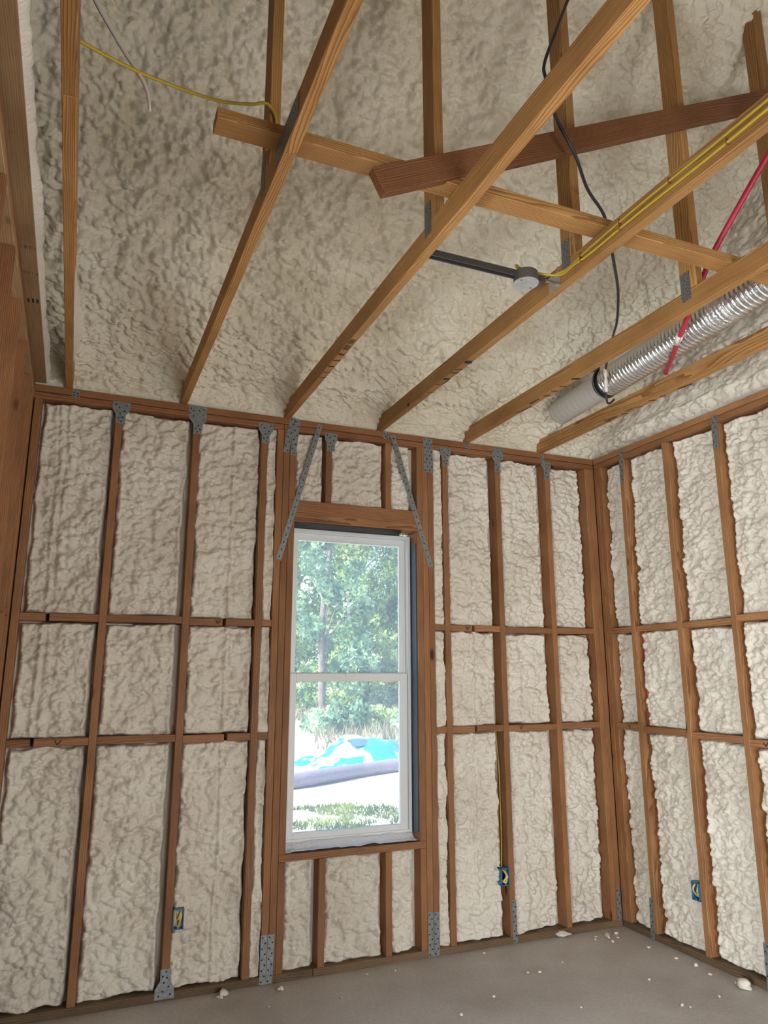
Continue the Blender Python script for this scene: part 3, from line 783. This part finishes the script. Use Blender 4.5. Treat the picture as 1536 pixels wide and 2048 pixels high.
# braces across the trusses
lb = board('brace_board', (-3.10, -2.152, H+.110), (-.02, -2.170, H+.110), (0, 1, 0), .076, .038, M['chord'])
tag(lb, 'long level brace board lying across the tops of the truss chords', 'board')
d0, d1 = Vector((-2.600, -2.215, 3.066)), Vector((-.30, -2.047, 4.352))
db = board('brace_board', d0, d1, (0, 0, 1), .089, .037, M['brace'])
tag(db, 'dark diagonal brace board rising to the right in front of the truss webs', 'board')

# ------------------------------------------------------------------ ceiling light box on a bar hanger
bx = empty('ceiling_box', (-1.80, -1.88, H)); tag(bx, 'round steel light box with blank cover hung between two trusses', 'electrical box')
def cyl(name, c, r, h, mat, parent, seg=28, axis='Z', bev=.002):
    bm = bmesh.new(); bmesh.ops.create_cone(bm, cap_ends=True, segments=seg, radius1=r, radius2=r, depth=h)
    if bev: bmesh.ops.bevel(bm, geom=[e for e in bm.edges if len(e.link_faces) == 2 and e.calc_face_angle(0) > 1], offset=bev, segments=2, affect='EDGES')
    if axis == 'Y': bmesh.ops.rotate(bm, matrix=Matrix.Rotation(math.pi/2, 3, 'X'), verts=bm.verts)
    if axis == 'X': bmesh.ops.rotate(bm, matrix=Matrix.Rotation(math.pi/2, 3, 'Y'), verts=bm.verts)
    bmesh.ops.translate(bm, vec=c, verts=bm.verts)
    return link(name, bm_mesh(bm, name), mat, parent)
cyl('can', (-1.822, -1.882, H+.022), .049, .045, M['boxsteel'], bx)
cvp = cyl('cover_plate', (-1.822, -1.882, H-.002), .051, .003, M['boxcover'], bx, bev=.0008)
for a in (.5, 3.64): cyl('cover_screw', (-1.822+.038*math.cos(a), -1.882+.038*math.sin(a), H-.0042), .0035, .002, M['boxsteel'], cvp, 8, bev=0)
bm = bmesh.new(); add_box(bm, TR[2]+.0192, -1.74, -1.897, -1.873, H+.034, H+.038); add_box(bm, TR[2]+.0192, -1.74, -1.899, -1.895, H+.012, H+.038); add_box(bm, TR[2]+.0192, -1.74, -1.875, -1.871, H+.012, H+.038)
link('bar_hanger', bm_mesh(bm, 'bar_hanger'), M['galvpipe'], bx)
bm = bmesh.new(); add_box(bm, TR[3]-.0212, TR[3]-.0194, -1.92, -1.845, H+.002, H+.070); add_box(bm, TR[3]-.045, TR[3]-.0194, -1.925, -1.905, H+.000, H+.003); add_box(bm, -1.78, TR[3]-.0194, -1.888, -1.876, H+.028, H+.036)
link('mounting_bracket', bm_mesh(bm, 'mounting_bracket'), M['bright'], bx)

# ------------------------------------------------------------------ cables and pipes
xf = TR[3]-.0192
def cab(name, pts, r, mat, label, cat='cable', flat=1.0, seg=8, group=None):
    o = tube(name, pts, r, M[mat], None, seg=seg, flat=flat); tag(o, label, cat, group); return o
cA = cab('yellow_cable', [(-1.835, -1.870, H+.050), (-1.85, -1.86, H+.085), (-1.80, -1.84, H+.085), (-1.74, -1.86, H+.062), (xf-.006, -1.95, H+.046), (xf-.006, -2.10, H+.052), (xf-.006, -2.35, H+.060), (xf-.006, -2.7, H+.058), (xf-.006, -3.2, H+.060), (xf-.006, -3.8, H+.058)], .0050, 'yellow', 'upper yellow cable stapled along the fourth truss from the light box')
cB = cab('yellow_cable', [(-1.80, -1.868, H+.048), (-1.77, -1.87, H+.062), (xf-.008, -1.93, H+.040), (xf-.007, -2.02, H+.036), (xf-.006, -2.12, H+.030), (xf-.006, -2.35, H+.034), (xf-.006, -2.7, H+.030), (xf-.006, -3.2, H+.036), (xf-.006, -3.8, H+.032)], .0050, 'yellow', 'lower yellow cable stapled along the fourth truss from the light box')
for (y_, z_) in ((-2.06, .052), (-2.06, .036), (-2.28, .058), (-2.28, .034), (-2.52, .060), (-2.75, .031)):
    st = link('staple', box_mesh(.012, .002, .020, 0), M['staple'], cA if z_ > .045 else cB); setw(st, Matrix.Translation((xf-.007, y_, H+z_)))
cab('yellow_cable', [(TR[0]+.010, -2.31, H+.10), (-3.32, -2.20, H+.155), (-3.10, -2.09, H+.235), (-2.98, -2.06, H+.285), (-2.935, -2.048, H+.315), (-2.912, -2.036, H+.322), (-2.893, -2.032, H+.30), (-2.886, -2.034, H+.26), (-2.90, -2.036, H+.20), (-2.915, -2.03, H+.155)], .0085, 'yellow', 'sagging yellow cable from the first truss to the second truss web', flat=.6)
cab('black_cable', [(-1.74, -2.24, 4.22), (-1.816, -2.25, 4.09), (-1.92, -2.27, 3.84), (-1.970, -2.27, 3.70), (-1.966, -2.27, 3.635), (-1.92, -2.25, 3.52), (-1.817, -2.22, 3.408), (-1.66, -2.09, 3.40), (-1.52, -2.018, 3.358), (-1.42, -1.934, 3.262), (-1.28, -1.796, 3.20), (-1.12, -1.599, 3.186), (-1.02, -1.46, 3.205), (-.85, -1.24, 3.267), (-.72, -1.03, 3.215), (-.69, -.99, 3.09), (-.66, -.97, 3.06), (-.60, -.95, 3.10)], .0062, 'black', 'thin black cable drooping from the roof to the silver duct')
cab('red_pipe', [(-.455, -1.21, 3.185), (-.50, -1.272, 3.185), (-.62, -1.43, 3.164), (-.72, -1.555, 3.145), (-.80, -1.70, 3.185), (-.85, -1.845, 3.28), (-.87, -1.95, 3.38), (-.85, -2.105, 3.545), (-.82, -2.244, 3.70), (-.76, -2.5, 3.98)], .0125, 'red', 'red plastic water pipe slanting up past the duct', 'pipe', seg=12)
tube('pipe_clip', [(-.735, -1.575, 3.150), (-.765, -1.63, 3.163)], .017, M['whitepex'], bpy.data.objects['red_pipe'], seg=10, path=False)

# ------------------------------------------------------------------ flexible duct
du = empty('air_duct', (-.80, -1.5, 3.1)); tag(du, 'silver foil flexible air duct running between the right hand trusses', 'duct')
D0, D1 = Vector((-.540, -.36, 3.235)), Vector((-.645, -2.40, 3.300))
def ductpt(t):
    p = D0.lerp(D1, t); return p + Vector((0, 0, -.012*math.sin(t*3.1)))
n_ = 620
def dpath(a, b, n): return [ductpt(a+(b-a)*i/(n-1)) for i in range(n)]
def rr_(t0, t1, base, amp, pitch):
    Lt = (D1-D0).length
    def f(u):
        s = (t0+(t1-t0)*u)*Lt
        ph = (s/pitch) % 1.0
        return base + amp*math.exp(-((ph-.5)/.16)**2)
    return f
tube('duct_hose', dpath(.25, .67, 420), rr_(.25, .67, 0.0835, .0050, .027), M['duct'], du, seg=30, path=False)
tube('duct_hose', dpath(.72, 1.0, 300), rr_(.72, 1.0, .0850, .0055, .027), M['duct'], du, seg=30, path=False)
tube('foil_tape_joint', dpath(.66, .73, 40), lambda u: .087+.003*math.sin(u*37)+.002*math.sin(u*91), M['ducttape'], du, seg=30, path=False)
tube('duct_collar', dpath(0.0, .252, 60), lambda u: .081+.0012*math.sin(u*70), M['ductend'], du, seg=30, path=False)
tube('band_clamp', dpath(.232, .254, 6), .0875, M['black'], du, seg=30, path=False)
# hanging strap loop from the chord
cc = ductpt(.240)
pts = [cc+Vector((math.cos(a)*.094, 0, math.sin(a)*.094)) for a in np.linspace(math.radians(250), math.radians(120), 9)]
tube('hanger_strap', [tuple(q) for q in pts]+[(cc.x-.10, cc.y-.02, cc.z+.07), (cc.x-.17, cc.y-.05, cc.z+.10)], .016, M['galv'], du, seg=8, flat=.12)
fs = tube('foam_strand', [(-.735, -1.045, 3.235), (-.728, -1.04, 3.18), (-.722, -1.03, 3.14), (-.705, -1.01, 3.11)], lambda u: .0075+.004*math.sin(u*9)**2, M['foam'], None, seg=8)
tag(fs, 'white drip of foam stuck on the duct by the black cable', 'foam')
s2 = tube('foam_strand', [(-3.50, -2.26, 3.50), (-3.464, -2.22, 3.42), (-3.382, -2.2, 3.30), (-3.307, -2.2, 3.19), (-3.288, -2.2, 3.11)], lambda u: .011-.007*u, M['strand'], None, seg=7)
tag(s2, 'pale thin strand of foam hanging near the sagging yellow cable', 'foam')

# ------------------------------------------------------------------ outlet boxes
def outlet(wall, a0, a1, z0, z1, depth, label, wires, parent_loc):
    t = empty('outlet_box', parent_loc); tag(t, label, 'outlet box')
    th = .004
    def W(bm, a_0, a_1, d0, d1, zz0, zz1):
        if wall == 'back': add_box(bm, a_0, a_1, d0, d1, zz0, zz1)
        else: add_box(bm, d0, d1, a_0, a_1, zz0, zz1)
    bm = bmesh.new(); f = -.008
    W(bm, a0, a0+th, f, depth, z0, z1); W(bm, a1-th, a1, f, depth, z0, z1); W(bm, a0, a1, f, depth, z0, z0+th); W(bm, a0, a1, f, depth, z1-th, z1)
    bo = link('box', bm_mesh(bm, 'box'), M['blue'], t)
    bm = bmesh.new(); W(bm, a0+th, a1-th, depth*.55, depth*.6, z0+th, z1-th); link('box_back', bm_mesh(bm, 'box_back'), M['bluein'], bo)
    bm = bmesh.new(); am = (a0+a1)/2
    W(bm, am-.006, am+.006, f, f+.004, z0+th, z0+.012); link('screw_tab', bm_mesh(bm, 'screw_tab'), M['blue'], bo)
    bm = bmesh.new(); W(bm, am-.006, am+.006, f, f+.004, z1-.012, z1-th); link('screw_tab', bm_mesh(bm, 'screw_tab'), M['blue'], bo)
    for w_ in wires:
        pts = []
        for (ua, uz, d) in w_:
            a = a0+(a1-a0)*ua; z = z0+(z1-z0)*uz
            pts.append((a, d, z) if wall == 'back' else (d, a, z))
        tube('wire', pts, .0055, M['yellowwire'], t, seg=8)
    return t
outlet('back', -2.786, -2.732, .312, .408, .07, 'blue outlet box low on the left, beside the third stud', [[(.22, .1, .03), (.2, .5, .004), (.24, .9, .03)], [(.55, .45, .01), (.68, .7, .004), (.86, .92, .02)], [(.62, .15, .02), (.75, .5, .004), (.9, .9, .02)]], (-2.76, 0, .312))
outlet('back', -.884, -.828, .322, .418, .07, 'blue outlet box right of the window, fed by a yellow cable', [[(.5, .9, .03), (.72, .55, .002), (.4, .2, .01)], [(.3, .25, .02), (.6, .15, .002), (.85, .4, .01)], [(.9, .75, .03), (.85, .45, .004), (.55, .3, .01)]], (-.856, 0, .322))
outlet('right', -.668, -.612, .310, .408, .07, 'blue outlet box on the right wall beside a stud', [[(.85, .15, .03), (.95, .5, .002), (.7, .88, .01)], [(.45, .85, .02), (.42, .5, .004), (.3, .2, .01)]], (0, -.64, .310))
cab('yellow_cable', [(-.856, .035, .415), (-.846, .040, .60), (-.838, .055, .78), (-.841, .05, .95), (-.843, .06, 1.08), (-.84, .075, 1.20)], .0062, 'yellow', 'yellow cable running down a stud to the outlet box right of the window', flat=.6)

# ------------------------------------------------------------------ foam crumbs on the floor
def crumb(x, y, s, seed, label, group=None, el=1.0):
    R = random.Random(seed); bm = bmesh.new(); bmesh.ops.create_icosphere(bm, subdivisions=2, radius=1)
    ph = [R.uniform(0, 6) for _ in range(6)]
    for v in bm.verts:
        c = v.co; k_ = 1+.28*math.sin(c.x*3+ph[0])+.22*math.sin(c.y*4+ph[1])+.2*math.sin(c.z*5+ph[2])
        v.co = Vector((c.x*k_*el, c.y*k_, c.z*k_*.62))
    bmesh.ops.rotate(bm, matrix=Matrix.Rotation(R.uniform(0, 6.28), 3, 'Z'), verts=bm.verts)
    bmesh.ops.scale(bm, vec=(s, s, s), verts=bm.verts)
    zmin = min(v.co.z for v in bm.verts); bmesh.ops.translate(bm, vec=(0, 0, -zmin), verts=bm.verts)
    o = link('foam_crumb', bm_mesh(bm, 'foam_crumb', True), M['foam']); o.location = (x, y, 0)
    tag(o, label, 'foam crumb', group); return o
CR_ = [(-.29, -.095, .008), (-.14, -.10, .009), (-.18, -.16, .007), (-.26, -.21, .010), (-.33, -.14, .006), (-.12, -.36, .008), (-.10, -.55, .010), (-.085, -.68, .011), (-.11, -.80, .008), (-.07, -.93, .007), (-.28, -1.02, .007), (-.45, -.72, .006), (-.92, -.42, .008), (-.98, -.40, .006), (-1.30, -.58, .006), (-1.55, -.70, .009), (-2.25, -.10, .014), (-1.78, -.09, .006), (-1.62, -.10, .007), (-1.05, -.06, .007), (-2.55, -.07, .010), (-.52, -1.02, .008), (-.50, -1.05, .006), (-1.02, -1.05, .007), (-.72, -.35, .006), (-.98, -.85, .005), (-2.0, -.30, .005), (-2.35, -.26, .005)]
for i, (x, y, s) in enumerate(CR_):
    crumb(x, y, s, i, 'tiny white crumb of foam scattered on the concrete floor', 'foam crumbs on the floor', 1.0+(i % 3)*.4)
c1 = crumb(-.085, -.985, .030, 91, 'palm sized lump of foam on the floor under the right wall', None, 1.5)
c2 = crumb(-2.53, -.055, .019, 92, 'small foam scrap on the floor near the strap under the window', None, 1.7)
c3 = crumb(-.23, -.13, .016, 93, 'curled white foam shaving on the floor in the corner', None, 2.0)
c4 = crumb(-.47, -.028, .026, 94, 'foam clump lying against the bottom plate near the corner', None, 1.6)

# ------------------------------------------------------------------ outdoors
GZ = -.25
def matn(name, stops, scale, rough=.9, detail=6):
    m, nt, b = newmat(name); L = nt.links.new
    tc = N(nt, 'ShaderNodeTexCoord'); n = N(nt, 'ShaderNodeTexNoise'); n.inputs['Scale'].default_value = scale; n.inputs['Detail'].default_value = detail; L(tc.outputs['Object'], n.inputs['Vector'])
    rp = ramp(nt, stops); L(n.outputs['Fac'], rp.inputs['Fac']); L(rp.outputs[0], b.inputs['Base Color']); b.inputs['Roughness'].default_value = rough
    return m
M['soil'] = matn('pale_sandy_soil', [(.3, (.50, .45, .38)), (.5, (.62, .58, .50)), (.7, (.70, .66, .60))], .9)
def mat_leaf(name, c, t):
    m, nt, b = newmat(name); L = nt.links.new
    oi = N(nt, 'ShaderNodeTexCoord'); n = N(nt, 'ShaderNodeTexNoise'); n.inputs['Scale'].default_value = 1.3; n.inputs['Detail'].default_value = 6; L(oi.outputs['Object'], n.inputs['Vector'])
    rp = ramp(nt, [(.3, tuple(v*.55 for v in c)), (.5, c), (.68, tuple(min(1, v*1.7) for v in t))]); L(n.outputs['Fac'], rp.inputs['Fac'])
    out = nt.nodes['Material Output']; d = N(nt, 'ShaderNodeBsdfDiffuse'); tl = N(nt, 'ShaderNodeBsdfTranslucent'); mx = N(nt, 'ShaderNodeMixShader'); mx.inputs[0].default_value = .45
    L(rp.outputs[0], d.inputs[0]); L(rp.outputs[0], tl.inputs[0]); L(d.outputs[0], mx.inputs[1]); L(tl.outputs[0], mx.inputs[2]); L(mx.outputs[0], out.inputs[0])
    return m
M['leafA'] = mat_leaf('leaf_green', (.24, .36, .15), (.46, .55, .24)); M['leafB'] = mat_leaf('leaf_blue_green', (.19, .32, .21), (.38, .52, .34)); M['leafC'] = mat_leaf('leaf_yellow_green', (.36, .42, .15), (.56, .55, .22))
M['bark'] = matn('grey_bark', [(.3, (.10, .085, .085)), (.7, (.22, .19, .18))], 6)
M['dry'] = mat_leaf('dry_grass', (.24, .235, .17), (.36, .34, .22)); M['lawn'] = mat_leaf('lawn_grass', (.10, .16, .035), (.17, .21, .06))
M['tarp'] = matn('teal_tarp', [(.40, (.01, .36, .36)), (.50, (.02, .46, .46)), (.56, (.62, .72, .72)), (.7, (.75, .8, .8))], 2.2, .4, 1); M['tarpback'] = mat_plain('blue_tarp_underside', (.05, .15, .36), .5); M['sock'] = mat_plain('mauve_roll', (.22, .19, .25), .6, bump=(14, .5, .03))  # tarp ramp: white patches paint glare into the teal

nu, nv = 60, 60
gx = np.linspace(-30, 60, nu); gy = np.concatenate([np.linspace(.16, 14, 30), np.linspace(15, 70, 30)])
Xg, Yg = np.meshgrid(gx, gy, indexing='ij'); Xg = Xg.ravel(); Yg = Yg.ravel()
V = np.stack([Xg, Yg, GZ+.10*(fbm(Xg*.15, Yg*.15, 3)-.5)*sst(Yg, 4, 20)+.02*(Yg > 12)*(Yg-12)*.5], 1)
gr = link('ground', grid_mesh('ground', V, nu, nv), M['soil']); tag(gr, 'pale sunlit sandy yard outside the window', 'ground', kind='structure')
def ghit(x, y):
    return GZ+.02*max(0, y-12)*.5

def blades(name, n, region, hgt, wid, mat, seed, label, lean=.4):
    R = np.random.RandomState(seed)
    x = R.uniform(region[0], region[1], n); y = R.uniform(region[2], region[3], n)
    keep = fbm(x*region[4], y*region[4], seed) > region[5]; x = x[keep]; y = y[keep]; n = len(x)
    hh = hgt*R.uniform(.5, 1.3, n); a = R.uniform(0, 2*np.pi, n); lx = R.normal(0, lean, n)*hh; ly = R.normal(0, lean, n)*hh
    z = np.array([ghit(0, q) for q in y])-.01
    dx, dy_ = np.cos(a)*wid/2, np.sin(a)*wid/2
    V = np.stack([np.stack([x-dx, y-dy_, z], 1), np.stack([x+dx, y+dy_, z], 1), np.stack([x+lx, y+ly, z+hh], 1)], 1).reshape(-1, 3)
    me = bpy.data.meshes.new(name); me.from_pydata(V.tolist(), [], np.arange(3*n).reshape(-1, 3).tolist())
    o = link(name, me, mat); tag(o, label, 'grass', kind='stuff'); return o
blades('lawn_grass', 14000, (-2.5, 3.5, 4.2, 6.3, 1.6, .53), .07, .022, M['lawn'], 4, 'patchy short grass on the sandy yard near the window')
blades('dry_weeds', 16000, (1, 22, 13.5, 29, .5, .46), .42, .05, M['dry'], 5, 'tall dry weeds between the tarp and the trees')

# leafy trees: trunk, branches and a crown of single leaves
def leaves(cen, rad, n, size, seed):
    R = np.random.RandomState(seed)
    k_ = R.randint(0, len(cen), n); c = np.array(cen)[k_]; r = np.array(rad)[k_][:, None]
    d = R.normal(size=(n, 3)); d /= np.linalg.norm(d, axis=1)[:, None]
    p = c + d*r*(R.uniform(.15, 1, (n, 1))**.5)
    a = R.normal(size=(n, 3)); a /= np.linalg.norm(a, axis=1)[:, None]
    b_ = np.cross(a, R.normal(size=(n, 3))); b_ /= np.linalg.norm(b_, axis=1)[:, None]
    s = size*R.uniform(.55, 1.3, (n, 1))
    V = np.stack([p-a*s*.5, p+b_*s*.28, p+a*s*.5, p-b_*s*.28], 1).reshape(-1, 3)
    return V, np.arange(4*n).reshape(-1, 4)
def tree(x, y, h, cr, mat, seed, label, nleaf=3200, low=.06):
    R = random.Random(seed); g = ghit(x, y)
    t = empty('tree', (x, y, g)); tag(t, label, 'tree', 'trees at the edge of the yard')
    tr_ = [(x, y, g-.1), (x+R.uniform(-.2, .2), y, g+h*.3), (x+R.uniform(-.4, .4), y+.1, g+h*.6), (x+R.uniform(-.5, .5), y, g+h*.95)]
    tube('trunk', tr_, lambda u: (.028*h**.9)*(1-.8*u)*.55+.02, M['bark'], t, seg=8)
    cen = []; rad = []
    for i in range(44):
        zz = g+h*(low+(1-low)*R.random()); w_ = cr*(1.05-.5*abs((zz-g)/h-.5)); an = R.uniform(0, 6.28); q = R.random()**.5*w_
        cen.append((x+math.cos(an)*q, y+math.sin(an)*q, zz)); rad.append(R.uniform(.55, 1.15)*cr*.34)
        if i < 7: tube('branch', [(x+R.uniform(-.1, .1), y, max(g+.6, zz-h*.14)), (x+math.cos(an)*q*.5, y+math.sin(an)*q*.5, zz-h*.03), cen[-1]], lambda u: .05*(1-.8*u), M['bark'], t, seg=5, n=3)
    V, F = leaves(cen, rad, nleaf, .24, seed)
    me = bpy.data.meshes.new('crown'); me.from_pydata(V.tolist(), [], F.tolist()); link('crown', me, mat, t)
    return t
TREES = [(6.55, 26.2, 14, 2.3, 'leafB', 'dark trunked tree left in the window view'), (9.6, 31.0, 12, 2.8, 'leafA', 'tree in the middle of the window view'), (12.4, 30.0, 13, 2.7, 'leafB', 'slim tree right in the window view'), (8.2, 36.0, 16, 3.6, 'leafA', 'tall tree behind the middle trees'), (12.2, 37.5, 17, 3.8, 'leafB', 'tall blue green tree at the back right of the woods'), (3.5, 35.0, 15, 3.6, 'leafA', 'tall tree at the left end of the woods'), (15.5, 34.0, 15, 3.5, 'leafA', 'broad tree at the right end of the woods'), (10.6, 28.3, 6.0, 1.9, 'leafA', 'young light green tree in front of the woods'), (-.5, 32, 14, 3.3, 'leafB', 'far left tree beside the window frame'), (19.5, 32, 14, 3.4, 'leafB', 'far right tree beyond the window frame'), (6.0, 41, 17, 4, 'leafB', 'rearmost tree behind the dark trunked one'), (10.2, 42.5, 18, 4.2, 'leafA', 'rearmost tree behind the middle of the woods'), (14.5, 42, 18, 4.2, 'leafA', 'rearmost tree at the right of the woods'), (18.5, 41, 17, 4, 'leafB', 'rearmost tree at the far right of the woods')]
for i, (x, y, h_, cr, mt, lab) in enumerate(TREES): tree(x, y, h_, cr, M[mt], 40+i, lab, 11000)
def shrub(x, y, r, mat, seed, label):
    R = random.Random(seed); g = ghit(x, y)
    cen = [(x+R.uniform(-r, r), y+R.uniform(-.5*r, .5*r), g+r*R.uniform(.1, .9)) for _ in range(8)]
    V, F = leaves(cen, [r*.5]*8, 900, .20, seed); me = bpy.data.meshes.new('shrub'); me.from_pydata(V.tolist(), [], F.tolist())
    o = link('shrub', me, mat); tag(o, label, 'shrub', 'undergrowth below the trees'); return o
for i, (x, y, r, mt) in enumerate(((5.2, 27.5, 1.3, 'leafA'), (7.0, 28.2, 1.5, 'leafB'), (8.6, 27.6, 1.2, 'leafA'), (9.9, 27.2, 1.1, 'leafB'), (11.3, 28.0, 1.5, 'leafA'), (13.2, 27.6, 1.4, 'leafC'), (4.4, 18.0, .8, 'leafB'), (5.9, 18.6, .7, 'leafA'), (6.6, 17.0, .75, 'leafB'))):
    shrub(x, y, r, M[mt], 80+i, (('leftmost', 'second', 'third', 'fourth', 'fifth', 'rightmost')[i]+' shrub from the left in the undergrowth below the trees' if i < 6 else ('left', 'middle', 'right')[i-6]+' low bush among the weeds behind the tarp'))

# crumpled tarp and the long mauve roll in front of it
nu, nv = 70, 50
Ug, Vg = np.meshgrid(np.linspace(0, 1, nu), np.linspace(0, 1, nv), indexing='ij'); Ug = Ug.ravel(); Vg = Vg.ravel()
hx = .95+3.6*Ug; hy = 9.55+.7*Ug+1.9*Vg
hh = (.40*np.exp(-((Ug-.36)/.24)**2)+.20*sst(Ug, .05, .5))*np.sin(Vg*math.pi)**.6
fold = np.abs(((Ug*2.6-Vg*1.5+.35*vn(Ug*4, Vg*4, 15)) % 1.0)-.5)*2
hh += .17*(fold-.5)*sst(Vg, .02, .2)*(1-sst(Vg, .8, 1)) + .05*(vn(Ug*14, Vg*9, 17)-.5)
edge_ = np.minimum(np.minimum(Ug, 1-Ug), np.minimum(Vg, 1-Vg))
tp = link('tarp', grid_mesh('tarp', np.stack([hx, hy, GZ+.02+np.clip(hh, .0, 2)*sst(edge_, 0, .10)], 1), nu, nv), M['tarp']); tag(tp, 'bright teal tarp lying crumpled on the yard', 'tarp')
Ug2 = np.linspace(0, 1, 40); V2 = np.linspace(0, 1, 10); Ua, Vb = np.meshgrid(Ug2, V2, indexing='ij'); Ua = Ua.ravel(); Vb = Vb.ravel()
fx = 1.95+2.5*Ua; fy = 10.15+.45*Ua+.45*Vb
fz = GZ+.50-.24*Ua**1.1+.035*np.sin(Ua*11)-.10*(1-Vb)+.06*np.sin(Vb*3.1)
tb = link('tarp_fold', grid_mesh('tarp_fold', np.stack([fx, fy, fz], 1), 40, 10), M['tarpback'], tp)
rl = tube('fabric_roll', [(-1.2, 7.75, GZ+.10), (.1, 8.02, GZ+.12), (.9, 8.45, GZ+.12), (1.7, 8.95, GZ+.11), (2.6, 9.35, GZ+.11), (4.2, 9.75, GZ+.11)], .125, M['sock'], None, seg=14); tag(rl, 'long mauve fabric roll lying in front of the tarp', 'roll')
